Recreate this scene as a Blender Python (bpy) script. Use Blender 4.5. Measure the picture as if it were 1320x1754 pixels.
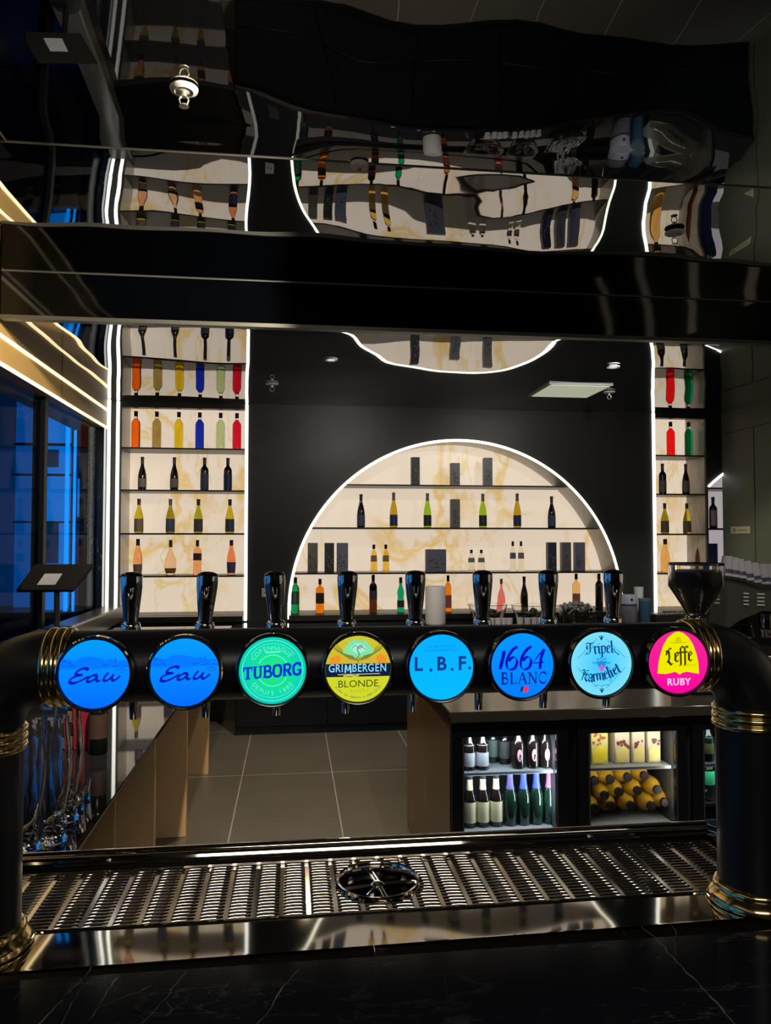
import bpy, bmesh, math, random
from mathutils import Vector, Matrix, noise as mnoise
random.seed(7)
for o in list(bpy.data.objects): bpy.data.objects.remove(o)
SC = bpy.context.scene
COL = SC.collection
PI = math.pi

# ------------------------------------------------------------------ camera, world, exposure, lights
EYE = 1.6
YAW, PITCH, FPX = math.radians(7.0), math.radians(2.1), 1300.0
cam_d = bpy.data.cameras.new('camera'); cam = bpy.data.objects.new('camera', cam_d); COL.objects.link(cam)
cam.location = (0, 0, EYE)
cam.rotation_euler = (PI/2 + PITCH, 0, -YAW)
cam_d.sensor_fit = 'VERTICAL'; cam_d.sensor_height = 36.0; cam_d.lens = FPX/1754*36.0
cam_d.clip_start = 0.02; cam_d.clip_end = 60
SC.camera = cam
SC.view_settings.view_transform = 'Standard'; SC.view_settings.look = 'None'
SC.view_settings.gamma = 1.0; SC.view_settings.use_curve_mapping = False
SC.view_settings.exposure = 0.0
SC.cycles.max_bounces = 14; SC.cycles.glossy_bounces = 8; SC.cycles.transmission_bounces = 12
SC.cycles.transparent_max_bounces = 12
SC.cycles.caustics_reflective = False; SC.cycles.caustics_refractive = False
SC.cycles.sample_clamp_indirect = 6.0
try: SC.cycles.use_denoising = True
except Exception: pass
W = bpy.data.worlds.new('world'); SC.world = W; W.use_nodes = True
W.node_tree.nodes['Background'].inputs[0].default_value = (0.10, 0.16, 0.34, 1)
W.node_tree.nodes['Background'].inputs[1].default_value = 0.012

H_NEAR, H_FAR, Y_STEP, Y_BACK, Y_PANEL = 3.07, 2.825, 4.35, 6.90, 7.28
def spot(loc, target, power, color, size=80, blend=0.6, radius=0.035):
    l = bpy.data.lights.new('downlight_fill_beam', 'SPOT'); l.energy = power; l.color = color
    l.spot_size = math.radians(size); l.spot_blend = blend; l.shadow_soft_size = radius
    o = bpy.data.objects.new('downlight_fill_beam', l); COL.objects.link(o); o.location = loc
    o.rotation_euler = (Vector(target)-Vector(loc)).to_track_quat('-Z', 'Y').to_euler()
    return o
def area(loc, target, power, color, sx, sy):
    l = bpy.data.lights.new('soft_light', 'AREA'); l.energy = power; l.color = color
    l.shape = 'RECTANGLE'; l.size = sx; l.size_y = sy
    o = bpy.data.objects.new('soft_light', l); COL.objects.link(o); o.location = loc
    o.rotation_euler = (Vector(target)-Vector(loc)).to_track_quat('-Z', 'Y').to_euler()
    return o
WARM = (1.0, 0.80, 0.55)
spot((0.10, 5.00, 2.79), (0.15, 4.7, 0), 150, WARM, 120)
spot((1.00, 5.20, 2.79), (0.9, 5.3, 0), 22, (1, .9, .75), 100)
spot((-0.20, 1.60, 3.02), (-0.75, 3.9, 0.4), 420, WARM, 50)
spot((0.95, 1.70, 3.02), (1.0, 3.3, 0.3), 110, (1, .9, .78), 70)
spot((3.00, 3.90, 3.00), (4.1, 5.9, 1.7), 170, (.93, 1.0, .80), 62)
spot((2.60, 0.80, 3.00), (4.1, 1.6, 1.5), 120, (1, .92, .78), 80)  # unseen spot added to brighten the wall that the chrome mirrors
spot((0.60, 4.60, 2.78), (0.3, 6.9, 1.4), 42, (1, .95, .85), 95)  # unseen wash added to lighten the boxes and reveal in the arch
spot((2.30, 4.60, 2.78), (2.3, 6.9, 1.4), 42, (1, .95, .85), 95)  # same added wash for the right half of the arch
spot((0.30, 3.20, 3.00), (-1.6, 5.1, 2.72), 330, (1, .86, .58), 62)  # unseen spot added to brighten the tan soffit
spot((0.30, 2.00, 3.00), (-1.6, 3.6, 2.80), 190, (1, .86, .58), 75)  # another added spot, for the nearer part of the soffit
spot((2.20, 2.30, 3.02), (2.1, 3.6, 1.3), 55, (1, .93, .85), 60)
area((0.25, -1.7, 2.6), (0.25, 1.3, 1.1), 16, (1, .9, .75), 1.6, 0.5)  # unseen fill added behind the camera to lighten the fronts

# ------------------------------------------------------------------ helpers
CY, SY, CP, SP = math.cos(YAW), math.sin(YAW), math.cos(PITCH), math.sin(PITCH)
def ray(px, py):
    a, b = (px-660)/FPX, (877-py)/FPX           # right, up
    fwd = CP - b*SP; up = SP + b*CP
    return (a*CY + fwd*SY, fwd*CY - a*SY, up)
def at_y(px, py, Y):
    r = ray(px, py); t = Y/r[1]; return (r[0]*t, Y, EYE + r[2]*t)
def at_z(px, py, Z):
    r = ray(px, py); t = (Z-EYE)/r[2]; return (r[0]*t, r[1]*t, Z)
def at_x(px, py, X):
    r = ray(px, py); t = X/r[0]; return (X, r[1]*t, EYE + r[2]*t)

class MB:
    def __init__(s): s.v = []; s.f = []; s.m = []
    def add(s, vs, fs, mi=0):
        n = len(s.v); s.v += [tuple(p) for p in vs]
        s.f += [tuple(i+n for i in f) for f in fs]; s.m += [mi]*len(fs); return s
    def box(s, x0, x1, y0, y1, z0, z1, mi=0, M=None):
        vs = [(x,y,z) for x in (x0,x1) for y in (y0,y1) for z in (z0,z1)]
        if M is not None: vs = [tuple(M @ Vector(p)) for p in vs]
        return s.add(vs, [(0,1,3,2),(4,6,7,5),(0,4,5,1),(2,3,7,6),(0,2,6,4),(1,5,7,3)], mi)
    def rbox(s, x0, x1, y0, y1, z0, z1, r=0.01, mi=0, M=None, seg=1):
        bm = bmesh.new(); bmesh.ops.create_cube(bm, size=1)
        for v in bm.verts:
            v.co = Vector(((x0+x1)/2+v.co.x*(x1-x0), (y0+y1)/2+v.co.y*(y1-y0), (z0+z1)/2+v.co.z*(z1-z0)))
        bmesh.ops.bevel(bm, geom=bm.edges[:]+bm.verts[:], offset=r, segments=seg, profile=0.5, affect='EDGES')
        return s.bm(bm, mi, M)
    def bm(s, bm, mi=0, M=None):
        bm.verts.index_update()
        vs = [(M @ v.co if M is not None else v.co.copy()) for v in bm.verts]
        fs = [tuple(v.index for v in f.verts) for f in bm.faces]
        bm.free(); return s.add(vs, fs, mi)
    def lathe(s, prof, n=24, c=(0,0,0), mi=0, M=None, mis=None):
        """prof: (radius, z) pairs round the z axis"""
        vs = []; fs = []; idx = []
        for r, z in prof:
            if r < 1e-6: idx.append([len(vs)]*n); vs.append((c[0], c[1], c[2]+z))
            else:
                idx.append(list(range(len(vs), len(vs)+n)))
                vs += [(c[0]+r*math.cos(2*PI*k/n), c[1]+r*math.sin(2*PI*k/n), c[2]+z) for k in range(n)]
        for a in range(len(prof)-1):
            A, B = idx[a], idx[a+1]
            for k in range(n):
                q = [A[k], A[(k+1)%n], B[(k+1)%n], B[k]]; u = []
                for i in q:
                    if i not in u: u.append(i)
                if len(u) > 2: fs.append(tuple(u))
        if M is not None: vs = [tuple(M @ Vector(p)) for p in vs]
        return s.add(vs, fs, mi)
    def cyl(s, p0, p1, r, n=16, r1=None, mi=0):
        p0, p1 = Vector(p0), Vector(p1); d = p1-p0
        M = Matrix.Translation(p0) @ d.to_track_quat('Z', 'Y').to_matrix().to_4x4()
        r1 = r if r1 is None else r1
        return s.lathe([(0,0),(r,0),(r1,d.length),(0,d.length)], n, mi=mi, M=M)
    def tube(s, pts, r, n=12, mi=0, closed=False, cap=True):
        pts = [Vector(p) for p in pts]; N = len(pts); rr = r if isinstance(r, (list,tuple)) else [r]*N
        T = []
        for i in range(N):
            a = pts[i-1] if (i > 0 or closed) else pts[i]; b = pts[(i+1)%N] if (i < N-1 or closed) else pts[i]
            T.append((b-a).normalized())
        u = T[0].orthogonal().normalized(); rings = []; vs = []
        for i in range(N):
            u = (u - T[i]*u.dot(T[i])).normalized(); w = T[i].cross(u)
            rings.append(list(range(len(vs), len(vs)+n)))
            vs += [pts[i] + (u*math.cos(2*PI*k/n)+w*math.sin(2*PI*k/n))*rr[i] for k in range(n)]
        fs = []
        for i in range(N if closed else N-1):
            A, B = rings[i], rings[(i+1)%N]
            fs += [(A[k], A[(k+1)%n], B[(k+1)%n], B[k]) for k in range(n)]
        if cap and not closed: fs += [tuple(reversed(rings[0])), tuple(rings[-1])]
        return s.add(vs, fs, mi)
    def prism(s, pts, axis, a, b, mi=0):
        """closed outline pts (2-D) extruded along axis 'x','y' or 'z' from a to b"""
        n = len(pts)
        def mk(p, t): return {'x': (t, p[0], p[1]), 'y': (p[0], t, p[1]), 'z': (p[0], p[1], t)}[axis]
        vs = [mk(p, a) for p in pts] + [mk(p, b) for p in pts]
        fs = [tuple(range(n)), tuple(range(2*n-1, n-1, -1))] + [(i, i+n, (i+1)%n+n, (i+1)%n) for i in range(n)]
        return s.add(vs, fs, mi)
def finish(name, mb, mats, smooth=40):
    me = bpy.data.meshes.new(name); me.from_pydata(mb.v, [], mb.f); me.update()
    for m in (mats if isinstance(mats, (list,tuple)) else [mats]): me.materials.append(m)
    me.polygons.foreach_set('material_index', mb.m)
    bm = bmesh.new(); bm.from_mesh(me); bmesh.ops.recalc_face_normals(bm, faces=bm.faces[:]); bm.to_mesh(me); bm.free()
    if smooth:
        me.shade_smooth()
        try: me.set_sharp_from_angle(angle=math.radians(smooth))
        except Exception: pass
    return me
def obj(name, mb, mats, parent=None, smooth=40, label=None):
    me = mb if isinstance(mb, bpy.types.Mesh) else finish(name, mb, mats, smooth)
    o = bpy.data.objects.new(name, me); COL.objects.link(o)
    if parent is not None: o.parent = parent
    if label: o['label'] = label
    return o
def tag(o, label, cat, group=None, kind=None):
    o['label'] = label; o['category'] = cat
    if group: o['group'] = group
    if kind: o['kind'] = kind
    return o
def thing(name, label, cat, loc=(0,0,0), rz=0, group=None):
    o = bpy.data.objects.new(name, None); COL.objects.link(o); o.location = loc; o.rotation_euler = (0,0,rz)
    o.empty_display_size = 0.05
    return tag(o, label, cat, group)
def struct(name, mb, mats, parent=None, smooth=40):
    o = obj(name, mb, mats, parent, smooth)
    if parent is None: o['kind'] = 'structure'
    return o

# ------------------------------------------------------------------ materials
def mat(name, col, rough=0.5, metal=0.0, emit=None, es=0.0, trans=0.0, ior=1.45, spec=0.5, coat=0.0, bump=0.0, bscale=60, var=0.0, vscale=8, alpha=1.0, tint=None):
    m = bpy.data.materials.new(name); m.use_nodes = True; nt = m.node_tree; b = nt.nodes['Principled BSDF']
    c = (*col, 1)
    b.inputs['Base Color'].default_value = c; b.inputs['Roughness'].default_value = rough
    b.inputs['Metallic'].default_value = metal; b.inputs['IOR'].default_value = ior
    b.inputs['Specular IOR Level'].default_value = spec
    b.inputs['Transmission Weight'].default_value = trans; b.inputs['Coat Weight'].default_value = coat
    if emit: b.inputs['Emission Color'].default_value = (*emit, 1); b.inputs['Emission Strength'].default_value = es
    tc = nt.nodes.new('ShaderNodeTexCoord')
    if var:
        n = nt.nodes.new('ShaderNodeTexNoise'); n.inputs['Scale'].default_value = vscale; n.inputs['Detail'].default_value = 4
        nt.links.new(tc.outputs['Object'], n.inputs['Vector'])
        r = nt.nodes.new('ShaderNodeMix'); r.data_type = 'RGBA'
        r.inputs[6].default_value = (*[x*(1-var) for x in col], 1); r.inputs[7].default_value = (*[min(1, x*(1+var)) for x in col], 1)
        nt.links.new(n.outputs['Fac'], r.inputs[0]); nt.links.new(r.outputs[2], b.inputs['Base Color'])
    if bump:
        n = nt.nodes.new('ShaderNodeTexNoise'); n.inputs['Scale'].default_value = bscale; n.inputs['Detail'].default_value = 2
        nt.links.new(tc.outputs['Object'], n.inputs['Vector'])
        bp = nt.nodes.new('ShaderNodeBump'); bp.inputs['Strength'].default_value = 1.0; bp.inputs['Distance'].default_value = bump
        nt.links.new(n.outputs['Fac'], bp.inputs['Height']); nt.links.new(bp.outputs['Normal'], b.inputs['Normal'])
    return m
def veined(name, base, vein, rough, vein_w=0.02, scale=0.8, distort=1.4, emission=0.0, patch=None, spec=0.5, ior=1.5, rot=(0.3,0.2,0.6), strength=1.0, coat=0.0, ms=(1,1,.55)):
    m = bpy.data.materials.new(name); m.use_nodes = True; nt = m.node_tree; b = nt.nodes['Principled BSDF']
    N, L = nt.nodes, nt.links
    tc = N.new('ShaderNodeTexCoord'); mp = N.new('ShaderNodeMapping'); mp.inputs['Rotation'].default_value = rot
    mp.inputs['Scale'].default_value = ms
    L.new(tc.outputs['Object'], mp.inputs['Vector'])
    def vein_mask(sc, w, seed):
        n = N.new('ShaderNodeTexNoise'); n.noise_dimensions = '4D'; n.inputs['W'].default_value = seed
        n.inputs['Scale'].default_value = sc; n.inputs['Detail'].default_value = 7; n.inputs['Roughness'].default_value = .55
        n.inputs['Distortion'].default_value = distort
        L.new(mp.outputs['Vector'], n.inputs['Vector'])
        s = N.new('ShaderNodeMath'); s.operation = 'SUBTRACT'; L.new(n.outputs['Fac'], s.inputs[0]); s.inputs[1].default_value = .5
        a = N.new('ShaderNodeMath'); a.operation = 'ABSOLUTE'; L.new(s.outputs[0], a.inputs[0])
        r = N.new('ShaderNodeMapRange'); r.inputs[1].default_value = 0; r.inputs[2].default_value = w
        r.inputs[3].default_value = 1; r.inputs[4].default_value = 0; L.new(a.outputs[0], r.inputs[0])
        # only in places
        n2 = N.new('ShaderNodeTexNoise'); n2.noise_dimensions = '4D'; n2.inputs['W'].default_value = seed+3
        n2.inputs['Scale'].default_value = sc*1.3; n2.inputs['Detail'].default_value = 1; L.new(mp.outputs['Vector'], n2.inputs['Vector'])
        r2 = N.new('ShaderNodeMapRange'); r2.inputs[1].default_value = .48; r2.inputs[2].default_value = .62; L.new(n2.outputs['Fac'], r2.inputs[0])
        mu = N.new('ShaderNodeMath'); mu.operation = 'MULTIPLY'; L.new(r.outputs[0], mu.inputs[0]); L.new(r2.outputs[0], mu.inputs[1])
        mu2 = N.new('ShaderNodeMath'); mu2.operation = 'MULTIPLY'; L.new(mu.outputs[0], mu2.inputs[0]); mu2.inputs[1].default_value = strength
        return mu2.outputs[0]
    def mix(fac, a, bcol):
        x = N.new('ShaderNodeMix'); x.data_type = 'RGBA'; L.new(fac, x.inputs[0])
        if isinstance(a, tuple): x.inputs[6].default_value = (*a, 1)
        else: L.new(a, x.inputs[6])
        x.inputs[7].default_value = (*bcol, 1); return x.outputs[2]
    c = mix(vein_mask(scale, vein_w, 1.0), base, vein)
    c = mix(vein_mask(scale*2.1, vein_w*.55, 6.0), c, patch or vein)
    if emission:
        b.inputs['Base Color'].default_value = (.25,.22,.18,1); L.new(c, b.inputs['Emission Color']); b.inputs['Emission Strength'].default_value = emission
    else: L.new(c, b.inputs['Base Color'])
    b.inputs['Roughness'].default_value = rough; b.inputs['IOR'].default_value = ior; b.inputs['Specular IOR Level'].default_value = spec
    b.inputs['Coat Weight'].default_value = coat
    return m

M_ONYX = veined('backlit_onyx', (.70,.575,.445), (.62,.38,.06), .35, .030, .8, 1.2, emission=1.0, patch=(.60,.42,.10), strength=.78, rot=(.2,.75,.1))
M_REVEAL = veined('pale_marble', (.52,.48,.42), (.40,.33,.22), .25, .03, 1.5, 1.2)
M_LEDW = mat('led_white', (.9,.9,.85), emit=(1.0,.97,.72), es=2.6)
M_LEDC = mat('led_cool', (.9,.9,.85), emit=(1.0,1.0,.90), es=2.2)
M_LEDA = mat('led_amber', (.9,.8,.6), emit=(1.0,.80,.45), es=1.7)
M_MIRROR = mat('black_gloss_film', (.41,.42,.44), .012, 1.0)
M_FASCIA = mat('black_gloss_panel', (.0006,.0008,.0014), .05, 0, spec=.30)
M_CAB = mat('deep_black_laminate', (.003,.004,.007), .45, spec=.2)
M_LOUV = mat('brushed_louvre', (.85,.85,.85), .35, .8)
M_CHAR = mat('charcoal_wall_paint', (.018,.018,.019), .42, var=.15, vscale=3, spec=.4)
M_BLACK = mat('black_metal', (.012,.012,.013), .35, var=.1)
M_BLACKG = mat('black_gloss', (.008,.008,.010), .08, spec=.6)
M_TRIM = mat('grey_trim', (.09,.09,.09), .4, .6)
M_SATIN = mat('satin_black_paint', (.009,.010,.016), .36, 0, spec=.55, var=.1, vscale=30)
M_CHROME = mat('chrome', (.82,.82,.84), .06, 1.0)
M_STEEL = mat('polished_steel', (.84,.79,.72), .04, 1.0)
M_STEELD = mat('steel_grill', (.88,.81,.75), .10, 1.0)
M_GOLD = mat('brass_ring', (.80,.62,.30), .16, 1.0)
M_WOOD = mat('tan_laminate', (.50,.34,.175), .5, var=.10, vscale=2.5)
M_WOODC = mat('tan_soffit', (.42,.27,.10), .45, var=.08, vscale=2)
M_NERO = veined('black_marble', (.015,.018,.028), (.36,.33,.32), .12, .0062, 2.3, .35, ior=1.4, spec=.4, rot=(0,0,.75), strength=.35, ms=(.55,2.0,1))
M_VEIN = mat('pale_vein', (.30,.28,.27), .14, var=.6, vscale=22)
M_VEINF = mat('faint_vein', (.07,.07,.075), .14, var=.6, vscale=22)
M_NERO2 = mat('dark_stone_top', (.010,.010,.014), .03, spec=.6, ior=1.55)
M_BROWN = veined('brown_marble', (.16,.085,.038), (.24,.19,.14), .25, .006, 1.6, 1.0)
M_TOPBR = mat('brown_stone_top', (.045,.036,.029), .14, spec=.45, ior=1.5, var=.2, vscale=5)
M_GREYWALL = mat('grey_green_wall', (.135,.14,.10), .5, var=.06, vscale=1.5)
M_WHITE = mat('white_plastic', (.55,.54,.58), .5, var=.04)
M_CREAM = mat('cream_paper', (.62,.53,.34), .6)
M_PAPER = mat('grey_paper_label', (.13,.12,.13), .6, var=.25, vscale=60)
M_PAPERT = mat('tan_paper_label', (.16,.12,.09), .6, var=.25, vscale=60)
M_PAPERB = mat('blue_grey_label', (.07,.09,.16), .6, var=.3, vscale=60)
M_NAVY = mat('navy_label', (.02,.035,.13), .5, var=.25, vscale=50)
M_FOIL = mat('dark_foil', (.030,.022,.022), .35)
M_FOILG = mat('grey_foil', (.16,.13,.10), .4, .3)
M_BOX = mat('black_gift_box', (.04,.038,.045), .45, var=.3, vscale=20)
M_BOXG = mat('grey_gift_box', (.17,.165,.19), .45, var=.25, vscale=20)
M_BOXP = mat('box_print', (.34,.34,.36), .4)
M_BOXD = mat('box_dark_print', (.008,.008,.014), .4)
def glass(name, col, rough=0.03, ior=1.28): return mat(name, col, rough, trans=1.0, ior=ior)
M_GLASS = glass('clear_glass', (.97,.98,.98), 0.0, 1.45)
M_PANE = glass('window_pane', (.95,.97,1.0), 0.0, 1.03)
M_FPANE = glass('fridge_pane', (.95,.97,1.0), 0.0, 1.15)

# floor: dark tiles 0.6 x 1.2 m with pale joints
def tile_mat():
    m = bpy.data.materials.new('dark_floor_tile'); m.use_nodes = True; nt = m.node_tree; N, L = nt.nodes, nt.links; b = N['Principled BSDF']
    tc = N.new('ShaderNodeTexCoord'); mp = N.new('ShaderNodeMapping'); mp.inputs['Location'].default_value = (0.33, -5.30, 0)
    L.new(tc.outputs['Object'], mp.inputs['Vector'])
    br = N.new('ShaderNodeTexBrick'); br.offset = 0; br.inputs['Scale'].default_value = 1
    br.inputs['Brick Width'].default_value = .61; br.inputs['Row Height'].default_value = 1.2; br.inputs['Mortar Size'].default_value = .004
    br.inputs['Mortar Smooth'].default_value = .1
    br.inputs['Color1'].default_value = (.085,.078,.066,1); br.inputs['Color2'].default_value = (.078,.072,.062,1); br.inputs['Mortar'].default_value = (.26,.25,.22,1)
    L.new(mp.outputs['Vector'], br.inputs['Vector'])
    n = N.new('ShaderNodeTexNoise'); n.inputs['Scale'].default_value = 2.2; n.inputs['Detail'].default_value = 6; L.new(tc.outputs['Object'], n.inputs['Vector'])
    r = N.new('ShaderNodeMapRange'); r.inputs[3].default_value = .8; r.inputs[4].default_value = 1.2; L.new(n.outputs['Fac'], r.inputs[0])
    mu = N.new('ShaderNodeMix'); mu.data_type = 'RGBA'; mu.blend_type = 'MULTIPLY'; mu.inputs[0].default_value = 1
    L.new(br.outputs['Color'], mu.inputs[6]); L.new(r.outputs[0], mu.inputs[7]); L.new(mu.outputs[2], b.inputs['Base Color'])
    b.inputs['Roughness'].default_value = .38
    return m
M_TILE = tile_mat()
# ------------------------------------------------------------------ the room
XL, XR = -1.60, 4.20
def grid_film(x0, x1, y0, y1, z, amp, seed, tilt=0.0):
    """stretched film ceiling, gently wavy, 2 cm thick"""
    mb = MB(); nx = int((x1-x0)/.07)+2; ny = int((y1-y0)/.07)+2; vs = []
    for j in range(ny):
        for i in range(nx):
            x = x0+(x1-x0)*i/(nx-1); y = y0+(y1-y0)*j/(ny-1)
            e = min(1, (y1-y)/.12, (y-y0)/.12, (x-x0)/.1 if x0 < 0 else 1)
            a = mnoise.noise(Vector((x*1.25+seed, y*1.1, seed)))*amp + mnoise.noise(Vector((x*3.6, y*2.6+seed, 5+seed)))*amp*.16
            vs.append((x, y, z + a*max(0, e) + tilt*(y-y1)))
    fs = [(j*nx+i, j*nx+i+1, (j+1)*nx+i+1, (j+1)*nx+i) for j in range(ny-1) for i in range(nx-1)]
    mb.add(vs, fs)
    return mb
floor = struct('floor', MB().box(-6.5, 6.2, -2.5, 7.4, -.05, 0), M_TILE)
SEAM = 2.90
ceiling = struct('ceiling', grid_film(XL, 6.2, SEAM+.002, Y_STEP, H_NEAR, .011, 3.1), M_MIRROR, smooth=180)
struct('ceiling_panel', grid_film(-1.05, 6.2, -.6, SEAM, H_NEAR, .011, 8.4), M_MIRROR, ceiling, 180)
struct('ceiling_panel', grid_film(XL, -1.055, -.6, SEAM, H_NEAR, .011, 12.4), M_MIRROR, ceiling, 180)
struct('ceiling_far', grid_film(XL, XR, Y_STEP, Y_BACK, H_FAR, .009, 5.3), M_MIRROR, smooth=180)
struct('ceiling_front', MB().box(-1.7, 6.2, -2.5, -.6, H_NEAR, H_NEAR+.05), M_CHAR)
s = MB().box(XL, 6.2, SEAM-.002, SEAM+.003, H_NEAR-.004, H_NEAR+.004).box(-1.056, -1.051, -.6, SEAM, H_NEAR-.004, H_NEAR+.004)
struct('ceiling_seam', s, M_TRIM, ceiling)
struct('trim_1', MB().box(XL+.02, 6.2, Y_STEP-.035, Y_STEP, H_FAR, H_NEAR+.01), M_FASCIA)
struct('trim_7', MB().box(XL+.02, 6.2, Y_STEP-.040, Y_STEP-.034, H_NEAR-.005, H_NEAR+.004), M_TRIM)
struct('trim_2', MB().box(XL+.02, 6.2, Y_STEP-.045, Y_STEP+.01, H_FAR-.022, H_FAR), M_TRIM)
# soffit on the left
struct('trim_3', MB().box(XL-.30, XL, -2.5, Y_BACK, 2.56, 3.3), M_WOODC)
# vertical joints of the soffit cladding
j = MB()
for y in (1.9, 3.1, 4.3, 5.5): j.box(XL, XL+.002, y, y+.004, 2.58, 3.05)
struct('trim_4', j, mat('joint_brown', (.08,.05,.03), .6))
for z, nm in ((2.725, 'led_strip'), (2.570, 'led_strip')):
    o = obj(nm, MB().box(XL-.001, XL+.007, -2.3, Y_BACK-.12, z-.011, z+.011), M_LEDA)
    tag(o, 'amber led strip running along the %s of the tan soffit' % ('middle' if z > 2.6 else 'bottom edge'), 'light strip')
o = obj('led_strip', MB().box(XL-.001, XL+.007, -2.3, Y_STEP-.06, 3.035, 3.055), M_LEDA)
tag(o, 'amber led strip at the top of the tan soffit, just under the near ceiling', 'light strip')

# back wall with two bay openings and a round arch
LB = (-1.50, -.425); RB = (3.455, 3.975); ZB, ZH = .93, 2.775
AX, AZ, AR = 1.537, .96, 1.567
wb = MB()
def arch_z(x): return AZ + math.sqrt(max(0, AR*AR-(x-AX)**2))
wb.box(XL, LB[0], Y_BACK, Y_BACK+.03, 0, H_FAR); wb.box(LB[0], LB[1], Y_BACK, Y_BACK+.03, ZH, H_FAR)
wb.box(RB[0], RB[1], Y_BACK, Y_BACK+.03, ZH, H_FAR); wb.box(RB[1], 3.992, Y_BACK, Y_BACK+.03, 0, H_FAR)
wb.box(LB[1], AX-AR, Y_BACK, Y_BACK+.03, ZB, H_FAR); wb.box(AX+AR, RB[0], Y_BACK, Y_BACK+.03, ZB, H_FAR)
wb.box(LB[0], XR, Y_BACK, Y_BACK+.03, 0, ZB)
n = 96
for k in range(n):
    a0, a1 = PI*k/n, PI*(k+1)/n
    x0, x1 = AX-AR*math.cos(a0), AX-AR*math.cos(a1)
    z0, z1 = AZ+AR*math.sin(a0), AZ+AR*math.sin(a1)
    wb.prism([(x0, z0), (x1, z1), (x1, H_FAR), (x0, H_FAR)], 'y', Y_BACK, Y_BACK+.03)
AX2 = 5.05
xs_ = [3.992+(XR-3.992)*k/8 for k in range(9)]
zz_ = lambda x: AZ+math.sqrt(AR*AR-(x-AX2)**2)
for x0, x1 in zip(xs_, xs_[1:]): wb.prism([(x0, zz_(x0)), (x1, zz_(x1)), (x1, H_FAR), (x0, H_FAR)], 'y', Y_BACK, Y_BACK+.03)
struct('wall_back', wb, M_CHAR, smooth=0)
struct('wall_behind', MB().box(-1.8, 4.4, Y_PANEL+.04, Y_PANEL+.1, 0, 3.3), M_CHAR)

def niche(name, label, x0, x1, shelves, arch=False, leds=()):
    t = thing(name, label, 'display niche', ((x0+x1)/2, Y_BACK, ZB)); ox, oy, oz = t.location
    def P(nm, mb, m, lab=None, smooth=40):
        mb.v = [(a-ox, b-oy, c-oz) for a, b, c in mb.v]; return obj(nm, mb, m, t, smooth, lab)
    if arch:
        outline = [(AX+AR*math.cos(PI*k/96), AZ+AR*math.sin(PI*k/96)) for k in range(97)]
        outline = [(AX+AR, ZB)] + outline + [(AX-AR, ZB)]
        P('back_panel', MB().prism(outline, 'y', Y_PANEL, Y_PANEL+.02), M_ONYX, 'glowing cream onyx panel with gold veins', 0)
        rv = MB()
        for k in range(len(outline)-1):
            (xa, za), (xb, zb) = outline[k], outline[k+1]
            f = 1+.012/AR
            q = [(xa, za), (xb, zb), (AX+(xb-AX)*f, AZ+(zb-AZ)*f), (AX+(xa-AX)*f, AZ+(za-AZ)*f)]
            rv.prism(q, 'y', Y_BACK+.001, Y_PANEL)
        P('side_panel', rv, M_REVEAL, 'curved pale marble reveal')
        pts = [(AX+(AR-.004)*math.cos(PI*k/120), Y_BACK-.012, AZ+(AR-.004)*math.sin(PI*k/120)) for k in range(121)]
        pts = [(AX+AR-.004, Y_BACK-.012, ZB-.04)] + pts + [(AX-AR+.004, Y_BACK-.012, ZB-.04)]
        P('led_strip', MB().tube(pts, .0125, 8), M_LEDW, 'bright white led rim round the arch', 60)
        for z in shelves:
            w = math.sqrt(AR*AR-(z-AZ)**2)-.006
            P('shelf', MB().box(AX-w, AX+w, Y_BACK+.015, Y_PANEL-.004, z-.014, z), M_BLACK)
    else:
        P('back_panel', MB().box(x0, x1, Y_PANEL, Y_PANEL+.02, ZB, H_FAR), M_ONYX, 'glowing cream onyx panel with gold veins', 0)
        P('side_panel', MB().box(x0-.015, x0, Y_BACK+.031, Y_PANEL, ZB, H_FAR), M_REVEAL)
        P('side_panel', MB().box(x1, x1+.015, Y_BACK+.031, Y_PANEL, ZB, H_FAR), M_REVEAL)
        P('header', MB().box(x0, x1, Y_BACK+.031, Y_BACK+.06, ZH, H_FAR), M_BLACK)
        for x in leds:
            P('led_strip', MB().rbox(x-.0135, x+.0135, Y_BACK-.022, Y_BACK, ZB-.05, H_FAR-.002, .005), M_LEDC, 'bright upright white led strip')
        for z in shelves:
            P('shelf', MB().box(x0+.002, x1-.002, Y_BACK+.015, Y_PANEL-.004, z-.014, z), M_BLACK)
    P('base_ledge', MB().box(x0+.004, x1-.004, Y_BACK-.10, Y_PANEL-.004, ZB-.05, ZB), M_BLACK)
    return t
SH = [2.420, 2.045, 1.660, 1.282]
niche('display_niche', 'tall backlit bottle niche on the left with five tiers between two led strips', LB[0], LB[1], SH, leds=(-1.527, -.410))
niche('display_niche', 'large arched backlit bottle niche in the middle of the wall', AX-AR, AX+AR, [2.110, 1.714, 1.300], True)
niche('display_niche', 'narrow backlit bottle niche on the far right above the coffee grinder', RB[0], RB[1], SH, leds=(3.438,))
t = thing('display_niche', 'sliver of the mirrored arch, built as a second niche, beside the grey wall', 'display niche', (4.07, Y_BACK, ZB))
def P2(nm, mb, m, lab=None):
    mb.v = [(a-4.07, b_-Y_BACK, c-ZB) for a, b_, c in mb.v]; return obj(nm, mb, m, t, 40, lab)
M_ON2 = mat('mirrored_onyx', (.2,.2,.2), .4, emit=(.36,.32,.33), es=1.0)  # reflection of the main arch, built as a dimmer glowing niche
P2('back_panel', MB().box(3.99, 4.60, Y_PANEL, Y_PANEL+.02, ZB, H_FAR), M_ON2, 'dim grey glowing back panel of the mirrored arch')
P2('side_panel', MB().box(3.991, 3.995, Y_BACK+.031, Y_PANEL, ZB, 2.12), M_BLACK)
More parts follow.
